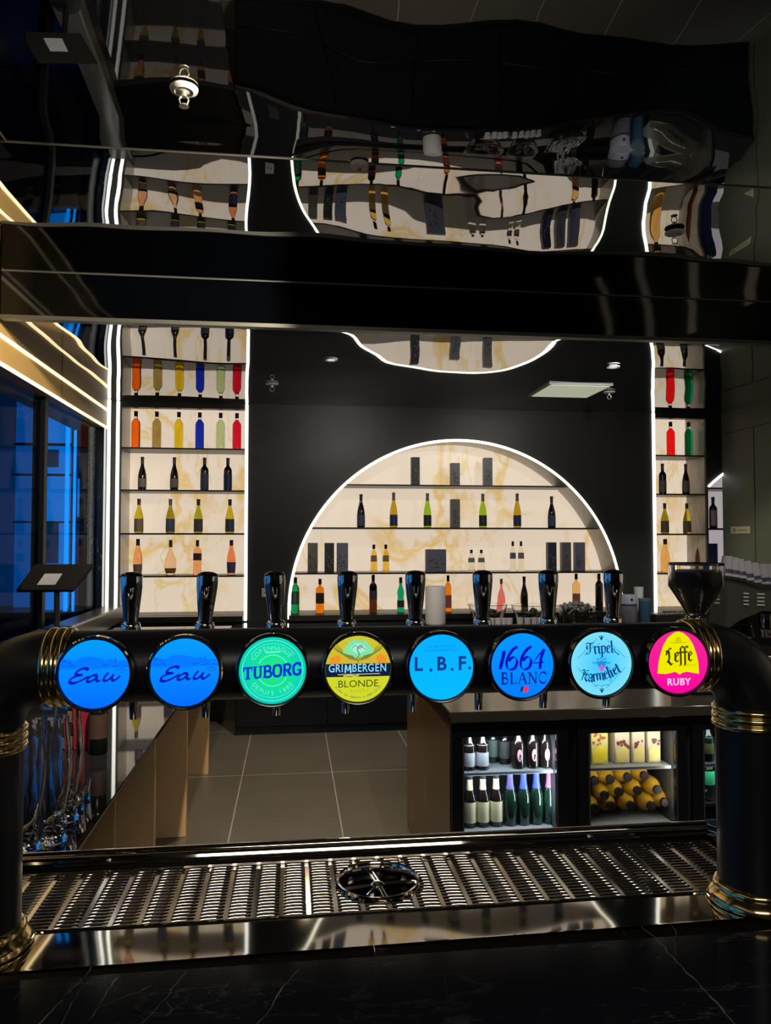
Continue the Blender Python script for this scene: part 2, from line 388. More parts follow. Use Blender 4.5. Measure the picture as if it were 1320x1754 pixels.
P2('led_strip', MB().tube([(x, Y_BACK-.012, zz_(x)) for x in xs_], .0125, 8), M_LEDC, 'short slanting white led rim of the mirrored arch')
for z in (2.110, 1.714, 1.300): P2('shelf', MB().box(3.997, 4.58, Y_BACK+.035, Y_PANEL-.004, z-.016, z), M_BLACK)
o = obj('led_strip', MB().rbox(-1.597, -1.572, Y_BACK-.10, Y_BACK-.075, .98, H_FAR-.002, .005), M_LEDC)
tag(o, 'outermost upright white led strip, left of the left bottle niche', 'light strip')

# wall on the right
wr = MB().box(4.14, 4.24, -2.5, Y_BACK, 0, 3.1)
struct('wall_right', wr, M_GREYWALL)
dj = MB()
for y in (6.38, 5.42): dj.box(4.136, 4.14, y, y+.006, 0, 2.62)
dj.box(4.136, 4.14, 2.0, 6.85, 2.62, 2.626)
struct('trim_6', dj, mat('joint_dark', (.03,.03,.025), .6))
t = thing('wall_sign', 'small cream plate sign on the grey wall at the far right', 'sign', at_x(1268, 908, 4.138))
obj('plate', MB().rbox(-.006, 0, -.15, .15, -.033, .033, .002), mat('cream_plate', (.62,.60,.38), .5), t)
obj('emblem', MB().box(-.009, -.006, .07, .115, -.018, .018), mat('tan_emblem', (.34,.28,.10), .6), t)
sg = MB()
for k in range(7): sg.box(-.008, -.006, .03-k*.022, .045-k*.022, -.008, .006)
obj('lettering', sg, mat('tan_print', (.30,.26,.12), .6), t)
struct('wall_front', MB().box(-6.5, 6.2, -2.6, -2.5, 0, 3.3), M_CHAR)

# left glass wall with mullions; behind it a blue-lit lobby, its light put into glowing walls and panels
def xw(y): return -1.635 - (Y_BACK-y)*.03
win = MB().prism([(xw(6.70), 6.70), (xw(-2.4), -2.4), (xw(-2.4)-.012, -2.4), (xw(6.70)-.012, 6.70)], 'z', 0.02, 2.64)
w1 = struct('window_1', win, M_PANE, smooth=0)
fr = MB()
def post(y, w=.05, d=.05): fr.prism([(xw(y)+.03, y), (xw(y)+.03, y+w), (xw(y)-d, y+w), (xw(y)-d, y)], 'z', 0, 2.64)
for y in (5.32, 4.1, 3.0, 1.7, .4, -.9, -2.2): post(y, .065)
struct('window_frame', fr, M_CAB, w1)
struct('wall_left', MB().box(-1.80, XL-.003, 6.72, Y_BACK, 0, 2.56), veined('blue_black_marble', (.012,.02,.035), (.10,.12,.14), .15, .012, 3.2, 1.4))
BL = (.0, .22, 1.0)
def blue(name, s, c=BL): return mat(name, (.01,.03,.10), .3, emit=c, es=s)
M_B1, M_B2, M_B3, M_B4 = blue('blue_glow_bright', .95, (.0,.30,1.0)), blue('blue_glow_mid', .48, (.0,.25,1.0)), blue('blue_glow_dim', .22, (.0,.20,.9)), blue('blue_glow_deep', .045, (.02,.25,.7))
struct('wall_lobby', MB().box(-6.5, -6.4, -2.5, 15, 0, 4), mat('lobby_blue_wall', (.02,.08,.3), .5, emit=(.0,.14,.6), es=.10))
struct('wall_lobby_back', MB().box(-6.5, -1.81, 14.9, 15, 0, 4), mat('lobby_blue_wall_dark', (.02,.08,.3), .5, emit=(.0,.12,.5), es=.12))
struct('floor_lobby', MB().box(-6.5, -1.81, 7.4, 15, -.05, 0), mat('lobby_floor', (.01,.02,.05), .15))
struct('ceiling_lobby', MB().box(-6.5, -1.92, -2.5, 15, 3.3, 3.35), mat('lobby_ceiling', (.02,.04,.1), .1))
YL = 9.0
def lobby(px0, px1, py0, py1, Y, m, name, label, depth=.12, cat='light panel', group=None):
    a, b = at_y(px0, py1, Y), at_y(px1, py0, Y); a = (a[0], a[1], max(a[2], .80))
    o = obj(name, MB().rbox(a[0], b[0], Y, Y+depth, a[2], b[2], .008), m); return tag(o, label, cat, group)
lobby(20, 60, 655, 1140, YL+.5, M_B3, 'glowing_panel', 'dim blue glowing panel behind the glass near the leftmost edge')
lobby(78, 104, 655, 1200, YL+.3, M_B3, 'glowing_panel', 'narrow dim blue panel behind the glass beside the dark mullion')
broad = lobby(61, 118, 700, 1240, YL+.1, M_B2, 'glowing_panel', 'broad bright blue panel behind the glass')
def inset(px0, px1, py0, py1, Y, m, name):
    a, b_ = at_y(px0, py1, Y), at_y(px1, py0, Y)
    obj(name, MB().rbox(a[0], b_[0], Y, YL+.105, a[2], b_[2], .004), m, broad)
lobby(107, 115, 640, 1300, YL-.1, M_B1, 'neon_tube', 'left one of two bright upright blue neon tubes behind the glass', .06, 'neon light')
lobby(119, 129, 640, 1300, YL-.1, M_B1, 'neon_tube', 'right one of two bright upright blue neon tubes behind the glass', .06, 'neon light')
lobby(131, 158, 820, 885, YL+.1, M_B2, 'glowing_panel', 'small blue glowing panel to the right of the neon tubes')
inset(70, 100, 895, 965, YL+.08, M_B4, 'inset_panel')
inset(70, 100, 770, 800, YL+.08, M_B4, 'inset_panel')
lobby(131, 158, 885, 1200, YL+.1, M_B3, 'glowing_panel', 'tall deep blue panel to the right of the neon tubes, below the small bright one')
for py in (760, 812, 893):
    inset(20, 160, py, py+2.5, YL+.06, M_BLACK, 'cross_rail')
o = obj('plinth', MB().rbox(-6.0, -1.95, YL-.2, YL+.75, 0, .80, .01), mat('lobby_plinth', (.004,.008,.02), .4)); tag(o, 'low dark plinth added below the blue glowing panels behind the glass', 'plinth')  # added, with the panels cut above it, so the ceiling mirrors no blue
# nearer blue panels along the lobby wall (light the metal from the left)
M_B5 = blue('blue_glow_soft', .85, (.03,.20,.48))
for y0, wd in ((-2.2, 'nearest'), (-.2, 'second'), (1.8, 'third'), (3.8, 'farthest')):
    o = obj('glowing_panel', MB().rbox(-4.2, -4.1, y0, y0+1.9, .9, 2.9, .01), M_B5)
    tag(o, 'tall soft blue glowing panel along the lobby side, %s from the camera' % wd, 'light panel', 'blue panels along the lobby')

# unseen glow strips added on the grey wall for streaks in the chrome
for y, w_ in ((-.9, 'nearest the entrance'), (.25, 'second from the entrance'), (1.3, 'third from the entrance'), (2.3, 'nearest the coffee machine')):
    t = thing('added_glow_strip', 'tall warm glow strip added out of frame for chrome streaks, %s' % w_, 'added light', (4.14, y, 1.0), 0, 'added glow strips on the grey wall')
    obj('back_plate', MB().rbox(-.02, 0, -.09, .09, 0, 1.45, .004), M_BLACK, t)
    obj('glow_face', MB().rbox(-.05, -.02, -.07, .07, .03, 1.42, .01), mat('warm_glow', (.8,.7,.5), .4, emit=(1.0,.82,.60), es=1.6), t)
t = thing('smoke_detector', 'small round white smoke detector on the near ceiling above the left of the arch reflection', 'smoke detector', at_z(615, 281, H_NEAR-.006))
obj('housing', MB().lathe([(0,.002),(.036,.002),(.037,-.004),(.032,-.014),(.018,-.020),(0,-.021)], 32), M_WHITE, t)
obj('sensor_cap', MB().lathe([(0,-.020),(.010,-.020),(.009,-.026),(0,-.027)], 20), M_TRIM, t)
# ceiling fittings
def on_far(px, py):
    z = H_FAR
    for _ in range(6): p = at_z(px, py, z); z = H_FAR - .004
    return (p[0], p[1], z)
def sprinkler(loc, label, s=1.0):
    t = thing('fire_sprinkler', label, 'sprinkler', loc)
    obj('escutcheon', MB().lathe([(0,0),(.046*s,0),(.044*s,-.006*s),(.030*s,-.012*s),(.028*s,-.008*s),(.014*s,-.012*s),(0,-.012*s)], 28), M_WHITE, t)
    m = MB().cyl((0,0,-.01*s), (0,0,-.028*s), .009*s, 12)
    for sg_ in (-1, 1): m.tube([(sg_*.008*s,0,-.026*s),(sg_*.015*s,0,-.036*s),(sg_*.011*s,0,-.050*s),(0,0,-.056*s)], .0025*s, 6)
    m.lathe([(0,-.055*s),(.015*s,-.056*s),(.016*s,-.059*s),(0,-.060*s)], 16)
    obj('spray_head', m, mat('sprinkler_metal', (.6,.58,.5), .3, .8), t); return t
p = at_z(315, 152, H_NEAR-.002); sprinkler(p, 'white round fire sprinkler on the near ceiling, upper left')
p = at_z(1155, 398, H_NEAR-.004); sprinkler(p, 'white round fire sprinkler on the near ceiling above the right niche reflection', 1.0)
p = on_far(466, 657); sprinkler(p, 'small fire sprinkler on the far ceiling left of the arch', 1.1)
p = on_far(1043, 671); sprinkler(p, 'small fire sprinkler on the far ceiling beside the square panel', 1.1)
def downlight(loc, label):
    t = thing('downlight', label, 'ceiling light', loc)
    obj('ring', MB().lathe([(.030,0),(.045,0),(.045,-.006),(.030,-.004)], 28), M_WHITE, t)
    obj('lens', MB().lathe([(0,-.001),(.030,-.001),(.030,-.003),(0,-.003)], 24), mat('downlight_lens', (.7,.7,.7), .4, emit=(1,.95,.85), es=.7), t)
downlight(on_far(567, 616), 'small round downlight on the far ceiling left of the arch reflection')
downlight(on_far(1050, 628), 'small round downlight on the far ceiling near the right niche')
t = thing('square_ceiling_panel', 'square pale ceiling panel, its reflected light put in as glow, right of the arch', 'ceiling light', on_far(975, 669))
obj('frame', MB().box(-.26,.26,-.26,.26,-.006,.004), M_WHITE, t)
obj('glow_face', MB().box(-.24,.24,-.24,.24,-.010,-.006), mat('panel_glow', (.6,.6,.5), .5, emit=(.80,.85,.60), es=.42), t)  # dim glow stands in for light reflected by the panel

# socket plate on the wall
t = thing('wall_socket', 'white square wall socket beside the left foot of the arch', 'socket', at_y(456, 1015, Y_BACK-.001))
obj('face_plate', MB().rbox(-.04,.04,-.010,0,-.04,.04,.003), M_WHITE, t)
obj('socket_holes', MB().box(-.018,-.008,-.012,-.0095,-.006,.006).box(.008,.018,-.012,-.0095,-.006,.006), M_BLACK, t)

# ------------------------------------------------------------------ counters at the back and sides
ZC = .87
t = thing('back_counter', 'long dark counter with black cabinet fronts under the lit niches', 'counter', (1.3, 6.6, 0))
obj('worktop', MB().rbox(-1.78, 2.78, -.28, .295, ZC-.04, ZC, .006), M_NERO2, t)
obj('cabinet_body', MB().box(-1.76, 2.78, -.22, .295, 0, ZC-.04), M_CAB, t)
for k in range(6):
    o = obj('door', MB().rbox(-1.75+k*.75, -1.75+k*.75+.742, -.24, -.222, .33, ZC-.06, .003), M_CAB, t)
for k in range(6):
    o = obj('drawer', MB().rbox(-1.75+k*.75, -1.75+k*.75+.742, -.24, -.222, .07, .322, .003), M_CAB, t)

# left service counter, raised ledge and its partitions
t = thing('side_counter', 'long black polished side counter with tan partitions under it, along the window', 'counter', (-1.0, 3.9, 0))
obj('worktop', MB().rbox(-.60, .52, -2.38, 2.42, .886, .90, .002), M_NERO2, t)
obj('raised_ledge', MB().rbox(-.60, -.42, -2.38, 2.89, .90, 1.035, .012), mat('grey_ledge', (.10,.10,.10), .25, .2), t, label='raised grey ledge along the window side')
for y in (3.27, 4.25, 5.35):
    obj('partition', MB().rbox(-.58, .44, y-3.9, y-3.9+.035, 0, .886, .002), M_WOOD, t)
obj('partition', MB().rbox(-.58, .32, 3.10-3.9, 3.13-3.9, 0, .886, .002), M_WOOD, t)
obj('back_board', MB().box(-.58, -.55, -2.36, 2.4, 0, .86), M_CHAR, t)

# island on the right with fridges
IX0, IY0, IY1 = .647, 3.08, 4.27
ZI = .90
t = thing('fridge_counter', 'brown stone island counter on the right that holds the glass door fridges', 'counter', (IX0, IY0, 0))
obj('worktop', MB().rbox(-.01, 3.1, -.03, IY1-IY0+.02, ZI-.045, ZI, .004), M_TOPBR, t)
obj('end_panel', MB().rbox(0, .035, 0.02, IY1-IY0, 0, ZI-.045, .002), M_BROWN, t, label='brown veined stone end panel')
obj('plinth', MB().box(.04, 3.0, .06, IY1-IY0, 0, .07), M_BLACK, t)
def bottle_dummy(): pass
FR_Z0, FR_Z1 = .08, .845
def fridge(px0, px1, label, handle=True):
    """px0, px1: picture edges of the lit interior at the front plane"""
    xa = at_y(px0, 1330, IY0)[0]; xb = at_y(px1, 1330, IY0)[0]
    fw = .045
    t = thing('glass_door_fridge', label, 'fridge', ((xa+xb)/2, IY0, FR_Z0), group=None)
    hw = (xb-xa)/2; H = FR_Z1-FR_Z0
    body = MB()
    body.box(-hw-fw, -hw, .03, .52, 0, H).box(hw, hw+fw, .03, .52, 0, H).box(-hw, hw, .03, .52, 0, .05).box(-hw, hw, .03, .52, H-.05, H).box(-hw, hw, .50, .52, .05, H-.05)
    obj('cabinet_body', body, mat('fridge_inside', (.05,.05,.055), .4), t)
    fr_ = MB().box(-hw-fw, -hw, 0, .028, 0, H).box(hw, hw+fw, 0, .028, 0, H).box(-hw, hw, 0, .028, 0, .055).box(-hw, hw, 0, .028, H-.055, H)
    d = obj('door', fr_, M_BLACKG, t)
    obj('glass_pane', MB().box(-hw, hw, .010, .016, .055, H-.055), M_FPANE, d)
    for sx_ in (-hw, hw-.006): obj('door_seal', MB().box(sx_, sx_+.006, -.003, .0, .055, H-.055), M_TRIM, d)
    return t, (xa+xb)/2, hw
FRIDGES = []
for a_, b_, lab in ((792, 955, 'black fridge with glass door holding beer bottles, left of two under the island'),
                    (1008, 1160, 'black fridge with glass door holding juice cartons and yellow bottles'),
                    (1204, 1330, 'black glass door fridge at the far right, mostly behind the tap tower leg')):
    FRIDGES.append(fridge(a_, b_, lab))
ZSH = 1.6-(1316-925)*3.3/1300      # shelf height from the picture, at 3.3 m
ZSH = at_y(870, 1318, 3.16)[2]; ZBOT = at_y(870, 1416, 3.16)[2]
for (t, xc, hw), colr, en in zip(FRIDGES, ((.80,.92,1.0), (1.0,.93,.80), (.8,.9,1)), (1.15, .42, .25)):
    for zz, nm in ((ZSH, 'shelf'), (ZBOT, 'shelf')):
        obj(nm, MB().box(-hw+.003, hw-.003, .05, .49, zz-.012-FR_Z0, zz-FR_Z0), mat('fridge_shelf', (.22,.24,.25), .35), t)
    obj('light_bar', MB().box(-hw+.02, hw-.02, .034, .044, FR_Z1-FR_Z0-.062, FR_Z1-FR_Z0-.052), mat('fridge_led_top', (1,1,1), emit=colr, es=5*en), t)
    for zz, pw in ((FR_Z1-.07, 1.0), (ZSH-.02, .9)):
        l = bpy.data.lights.new('fridge_lamp', 'AREA'); l.shape = 'RECTANGLE'; l.size = .34; l.size_y = .02; l.energy = pw*en*.75; l.color = colr
        o = bpy.data.objects.new('fridge_lamp', l); COL.objects.link(o); o.location = (xc, IY0+.036, zz)
        o.rotation_euler = (Vector((xc, IY0+.16, zz-.17))-o.location).to_track_quat('-Z', 'Y').to_euler()
    l = bpy.data.lights.new('fridge_lamp', 'AREA'); l.shape = 'RECTANGLE'; l.size = .02; l.size_y = .30; l.energy = en*.9; l.color = colr
    o = bpy.data.objects.new('fridge_lamp', l); COL.objects.link(o); o.location = (xc+hw-.004, IY0+.036, .6)
    o.rotation_euler = (Vector((xc, IY0+.16, .6))-o.location).to_track_quat('-Z', 'Y').to_euler()
# ------------------------------------------------------------------ bottles
PROF = {
 'burgundy': [(0,.012),(.80,.0),(.97,.012),(1,.03),(1,.40),(.96,.47),(.84,.55),(.64,.645),(.46,.72),(.37,.79),(.345,.86),(.34,.965),(.40,.967),(.40,1),(0,1)],
 'bordeaux': [(0,.012),(.85,.0),(1,.02),(1,.60),(.97,.645),(.84,.69),(.58,.728),(.42,.76),(.37,.80),(.36,.965),(.42,.967),(.42,1),(0,1)],
 'champagne': [(0,.02),(.80,.0),(.96,.012),(1,.03),(1,.36),(.95,.46),(.82,.56),(.62,.66),(.45,.74),(.37,.81),(.35,.90),(.38,.93),(.40,1),(0,1)],
 'liqueur': [(0,.012),(.85,.0),(1,.02),(1,.66),(.97,.70),(.84,.74),(.62,.77),(.44,.80),(.40,.84),(.38,.965),(.40,1),(0,1)],
 'slim': [(0,.012),(.70,.0),(.84,.02),(.93,.15),(1,.35),(.97,.48),(.80,.60),(.56,.70),(.42,.78),(.38,.86),(.38,1),(0,1)],
 'round': [(0,.012),(.50,.0),(.68,.02),(.90,.12),(1,.25),(.97,.36),(.80,.48),(.55,.60),(.38,.68),(.29,.76),(.27,.86),(.27,1),(0,1)],
 'cylinder': [(0,.01),(.9,.0),(1,.015),(1,.70),(.95,.735),(.70,.76),(.42,.78),(.36,.81),(.36,1),(0,1)],
 'flask': [(0,.012),(.80,.0),(.95,.02),(1,.10),(.90,.42),(.62,.58),(.34,.68),(.28,.76),(.30,1),(0,1)],
 'curvy': [(0,.012),(.85,.0),(1,.02),(1,.34),(.90,.40),(.86,.44),(.96,.50),(1,.55),(.90,.63),(.62,.71),(.46,.77),(.44,.85),(.40,1),(0,1)],
 'beer': [(0,.012),(.85,.0),(1,.025),(1,.50),(.95,.57),(.72,.66),(.52,.74),(.42,.84),(.40,.95),(.44,.955),(.44,1),(0,1)],
}
def rad_at(prof, z):
    for (r0,z0),(r1,z1) in zip(prof[1:], prof[2:]):
        if z0 <= z <= z1 and z1 > z0: return r0+(r1-r0)*(z-z0)/(z1-z0)
    return prof[-2][0]
CACHE = {}
def cached(key, fn):
    if key not in CACHE: CACHE[key] = fn()
    return CACHE[key]
def bottle(kind, label, loc, gm, h=.31, r=.037, cap=(.80, M_FOIL), lab=(.12,.42,M_PAPER), group=None, cat='bottle', name='bottle', sq=False, clear_neck=None, band=None, rz=0):
    pr = [(a*r, b*h) for a, b in PROF[kind]]
    t = thing(name, label, cat, loc, rz, group)
    key = (kind, gm.name, h, r, cap[0], cap[1].name, lab and (lab[0], lab[1], lab[2].name), sq, clear_neck)
    nseg = 4 if sq else 20
    S = Matrix.Rotation(PI/4, 4, 'Z') if sq else None
    if sq: pr = [(a*1.28 if b < .7*h else a, b) for a, b in pr]
    def between(z0, z1, grow):
        zs = sorted(set([z0, z1] + [b for a, b in pr if z0 < b < z1]))
        q = [(rad_at(pr, z)+grow, z) for z in zs]
        return [(0, z0)] + q + [(0, z1)]
    if clear_neck:
        z = clear_neck*h; bt = between(pr[1][1]+.0005, z, 0)
        me = cached(key+('b',), lambda: finish('glass_body', MB().lathe(bt, nseg, M=S), gm))
        me2 = cached(key+('n',), lambda: finish('neck', MB().lathe(between(z+.0004, cap[0]*h, 0), nseg, M=S), M_GLASS))
        obj('glass_body', me, None, t); obj('neck', me2, None, t, label='clear glass neck')
    else:
        me = cached(key+('b',), lambda: finish('glass_body', MB().lathe(pr, nseg, M=S), gm)); obj('glass_body', me, None, t)
    obj('cap', cached(key+('c',), lambda: finish('cap', MB().lathe([(0, cap[0]*h)]+[(max(rad_at(pr, zz*h), pr[-2][0]*.9)+.0012, zz*h) for zz in (cap[0], (cap[0]+1)/2, .995)]+[(pr[-2][0]+.0012, 1.004*h), (0, 1.004*h)], 16), cap[1])), None, t)
    if lab:
        def mk():
            zs = [lab[0]*h, (lab[0]+lab[1])/2*h, lab[1]*h]
            return finish('paper_label', MB().lathe([(rad_at(pr, z)+.0009, z) for z in zs], nseg, M=S), lab[2])
        obj('paper_label', cached(key+('l',), mk), None, t)
    return t
YB = 7.08
def onshelf(px, z, Y=YB): return (at_y(px, 950, Y)[0], Y, z)
G = {n: glass('glass_'+n, c, .04) for n, c in dict(
  orange=(1.0,.16,.01), olive=(.40,.30,.10), yellow=(.80,.62,.02), blue=(.01,.03,.55), pale=(.52,.66,.35), red=(.72,.01,.04), bred=(1.0,.01,.01),
  green=(.01,.30,.12), ywine=(.62,.52,.02), gwine=(.36,.30,.02), ygreen=(.45,.50,.02), rose=(.98,.50,.28), rosepale=(.98,.66,.42), rosered=(1.0,.30,.12),
  champ=(.34,.62,.02), gold=(.55,.36,.02), amber=(.95,.28,.01), brown=(.10,.03,.02), spirit=(.95,.62,.12), mint=(.01,.42,.20), apricot=(.95,.58,.20), pinkr=(.85,.22,.22)).items()}
G_DARK = mat('dark_wine_glass', (.010,.006,.008), .10, spec=.6)
G_DKG = mat('dark_green_bottle_glass', (.006,.010,.008), .10, spec=.6)
M_CAPB = mat('black_cap', (.012,.008,.008), .5, spec=.25)
gr = 'coloured liqueur bottles on the top tier'
for px, g, w in ((230,'orange','bright orange liqueur bottle'), (266,'olive','olive brown liqueur bottle'), (304,'yellow','yellow liqueur bottle'),
               (340,'blue','deep blue liqueur bottle'), (376,'pale','pale green liqueur bottle'), (404,'red','dark red liqueur bottle')):
    bottle('liqueur', w+' with black cap on the top tier of the left niche', onshelf(px, SH[0]), G[g], .345, .052 if False else .040, (.87, M_CAPB), None, gr, clear_neck=.82)
for px, g, w in ((1151,'bred','bright red liqueur bottle'), (1182,'green','dark green liqueur bottle')):
    bottle('liqueur', w+' with black cap on the top tier of the right niche', onshelf(px, SH[0]), G[g], .345, .040, (.87, M_CAPB), None, gr, clear_neck=.82)
gr = 'dark red wine bottles'
for px, k, lm, w in ((242,'burgundy',M_PAPER,'sloping dark wine bottle with grey label, leftmost on the second tier of left niche'),
                 (297,'burgundy',M_PAPER,'dark sloping wine bottle, second from left on the second tier of left niche'),
                 (349,'bordeaux',M_PAPERB,'square shouldered dark wine bottle with tall blue grey label'),
                 (389,'bordeaux',M_NAVY,'square shouldered dark wine bottle with navy blue label in the left niche')):
    bottle(k, w, onshelf(px, SH[1]), G_DARK, .305, .037, (.80, M_FOIL), (.06,.52,lm) if k == 'bordeaux' else (.10,.36,lm), gr)
for px, k, w in ((1136,'bordeaux','square shouldered dark wine bottle on the second tier of the right niche'), (1176,'burgundy','sloping dark wine bottle on the second tier of the right niche')):
    bottle(k, w, onshelf(px, SH[1]), G_DARK, .305, .036, (.80, M_FOIL), (.08,.45,M_PAPER), gr)
gr = 'white wine bottles'
for px, g, lm, w in ((237,'ywine',M_PAPERT,'yellow wine bottle with tan label, leftmost on third tier of left niche'),
                 (291,'gwine',M_PAPERB,'olive gold wine bottle with blue grey label, second on third tier of left niche'),
                 (339,'ygreen',M_PAPER,'yellow green wine bottle with grey label, third on third tier of left niche'),
                 (393,'ywine',M_PAPERB,'golden wine bottle with blue grey label, rightmost on third tier of left niche')):
    bottle('burgundy', w, onshelf(px, SH[2]), G[g], .310, .040, (.82, M_FOIL if px != 291 else M_FOILG), (.05,.42,lm), gr)
for px, g, lm, w in ((1139,'gwine',M_PAPERT,'olive wine bottle on the third tier of the right niche'), (1177,'ywine',M_PAPERT,'bright yellow wine bottle with tan label on third tier of right niche')):
    bottle('burgundy', w, onshelf(px, SH[2]), G[g], .300, .038, (.82, M_FOIL), (.05,.42,lm), gr)
gr = 'rose wine bottles'
bottle('slim', 'slender rose wine bottle with brown label, leftmost on fourth tier of left niche', onshelf(236, SH[3]), G['rose'], .325, .040, (.82, M_CAPB), (.04,.30,M_PAPERT), gr)
bottle('round', 'round bellied pale rose wine bottle on the fourth tier of the left niche', onshelf(292, SH[3]), G['rosepale'], .315, .053, (.80, M_FOIL), (.08,.20,mat('peach_label', (.35,.22,.13), .6)), gr)
bottle('cylinder', 'straight sided rose wine bottle with dark band in the left niche', onshelf(338, SH[3]), G['rose'], .315, .037, (.82, M_FOIL), (.42,.62,mat('dark_band', (.07,.045,.06), .6)), gr)
bottle('slim', 'orange pink rose wine bottle with blue label, rightmost on fourth tier of left niche', onshelf(396, SH[3]), G['rosered'], .315, .040, (.84, M_FOIL), (.06,.36,mat('blue_violet_label', (.10,.09,.24), .6)), gr)
bottle('slim', 'peach coloured wine bottle at left of the fourth tier of right niche', onshelf(1139, SH[3]), G['apricot'], .325, .045, (.84, M_FOIL), None, gr)
bottle('slim', 'orange pink wine bottle at right of the fourth tier of right niche', onshelf(1197, SH[3]), G['rosered'], .310, .042, (.82, M_FOIL), None, gr)
bottle('bordeaux', 'dark bottle with pale pink label in the sliver of the mirrored arch', onshelf(1222, 1.714), G_DARK, .31, .038, (.82, M_FOIL), (.08,.58,mat('pale_pink_label', (.40,.30,.34), .5)), None)
# arch, second shelf
Z1, Z2, Z3 = 1.714, 1.300, ZB
gr = 'wine and sparkling bottles in the arch'
for px, k, g, capm, lm, h, w in (
    (618,'burgundy',G_DARK,M_FOIL,M_PAPERB,.312,'dark wine bottle with pale blue label, leftmost on second arch shelf'),
    (674,'champagne',G['gold'],M_FOILG,M_NAVY,.330,'gold sparkling bottle with navy label, left part of the second arch shelf'),
    (732,'champagne',G['champ'],M_FOILG,mat('black_label',(.015,.02,.03),.5),.325,'bright green sparkling bottle left of the grey box on the second arch shelf'),
    (827,'champagne',G['champ'],M_FOILG,mat('black_label_2',(.015,.02,.03),.5),.325,'bright green sparkling bottle right of the grey box on the second arch shelf'),
    (886,'champagne',G['gold'],M_FOILG,M_NAVY,.330,'gold sparkling bottle with navy label, right part of the second arch shelf'),
    (945,'burgundy',G_DARK,M_FOIL,M_PAPERB,.305,'dark wine bottle with pale label, rightmost on second arch shelf')):
    bottle(k, w, onshelf(px, Z1), g, h, .037, (.78 if k == 'champagne' else .82, capm), (.06,.37,lm), gr)
def gift_box(px0, px1, py0, Z, label, m, pm, group='gift boxes in the arch', Y=7.06, rows=3):
    x0 = at_y(px0, 950, Y)[0]; x1 = at_y(px1, 950, Y)[0]; h = at_y((px0+px1)/2, py0, Y)[2]-Z
    t = thing('gift_box', label, 'gift box', ((x0+x1)/2, Y, Z), 0, group); w = (x1-x0)/2
    obj('carton', MB().rbox(-w, w, 0, .075, 0, h, .002), m, t)
    rnd = random.Random(px0); s = MB()
    for k in range(rows):
        zz = h*(.10+.5*k/rows)
        for j in range(4):
            a = Vector((rnd.uniform(-.55,.55)*w, -.0012, zz+rnd.uniform(0,.13)*h)); b = a+Vector((rnd.uniform(-.6,.6)*w, 0, rnd.uniform(-.04,.12)*h))
            s.tube([a, (a+b)/2+Vector((rnd.uniform(-.2,.2)*w,0,0)), b], .0018, 5)
    obj('printed_emblem', s, pm, t)
gift_box(705, 719, 783, 2.110, 'black gift box standing alone, left of three on the top arch shelf', M_BOX, M_BOXP)
gift_box(773, 788, 793, 2.110, 'grey gift box in the centre of the top arch shelf', M_BOXG, M_BOXD)
gift_box(830, 844, 784, 2.110, 'tall grey gift box, right of three on the top arch shelf', M_BOXG, M_BOXD)
gift_box(773, 788, 855, Z1, 'grey gift box between the two green bottles', mat('grey_box_warm', (.15,.14,.145), .5), M_BOXD)
gift_box(527, 544, 930, Z2, 'grey brown gift box, leftmost on the third arch shelf', mat('grey_box_brown', (.15,.135,.12), .5), M_BOXD)
gift_box(556, 572, 930, Z2, 'black gift box with pale emblem, second from left on the third arch shelf', M_BOX, M_BOXP)
gift_box(577, 596, 930, Z2, 'blue grey gift box, third from left on the third arch shelf', mat('box_blue_grey', (.19,.20,.27), .5), M_BOXD)
gift_box(730, 764, 941, Z2, 'wide blue grey box in the middle of the third arch shelf', mat('box_blue_grey_2', (.15,.155,.22), .5), M_BOXD)
gift_box(939, 953, 929, Z2, 'navy gift box on the third arch shelf, left of three at the right', mat('box_navy', (.035,.038,.08), .5), M_BOXP)
gift_box(963, 978, 929, Z2, 'grey gift box in the middle of three at the right of the third arch shelf', M_BOXG, M_BOXD)
gift_box(986, 1002, 929, Z2, 'violet grey gift box, rightmost on the third arch shelf', mat('box_violet', (.16,.16,.24), .5), M_BOXD)
gr = 'pair of golden spirit bottles'
M_LABO = mat('ochre_label', (.32,.22,.06), .6)
bottle('cylinder', 'golden square spirit bottle, left of the pair on the third arch shelf', onshelf(640, Z2), G['spirit'], .255, .034, (.84, M_CAPB), (.38,.60,M_LABO), gr, sq=True)
bottle('cylinder', 'golden square spirit bottle, right of the pair on the third arch shelf', onshelf(660.5, Z2), G['spirit'], .255, .034, (.84, M_CAPB), (.38,.60,M_LABO), gr, sq=True)
G_CLR = glass('pale_spirit_glass', (.88,.86,.74), .02, 1.18)
M_LABK = mat('grey_green_label', (.22,.22,.18), .6)
gr = 'clear spirit bottles in the arch'
for px, h, capm, lm, w in ((807,.205,M_CAPB,M_LABK,'short clear spirit bottle, left of its pair'), (824,.205,M_CAPB,M_LABK,'short clear spirit bottle, right of its pair'),
                 (878,.285,M_CAPB,mat('violet_label',(.14,.12,.24),.6),'tall clear spirit bottle, violet label, left of pair'), (892,.285,M_CAPB,mat('gold_violet_label',(.26,.20,.16),.6),'tall clear spirit bottle, tan label, right of pair')):
    bottle('cylinder', w+' on the third arch shelf', onshelf(px, Z2), G_CLR, h, .033 if h < .25 else .029, (.84, capm), (.42,.62,lm), gr, sq=True)
gr = 'spirit bottles standing at the foot of the arch'
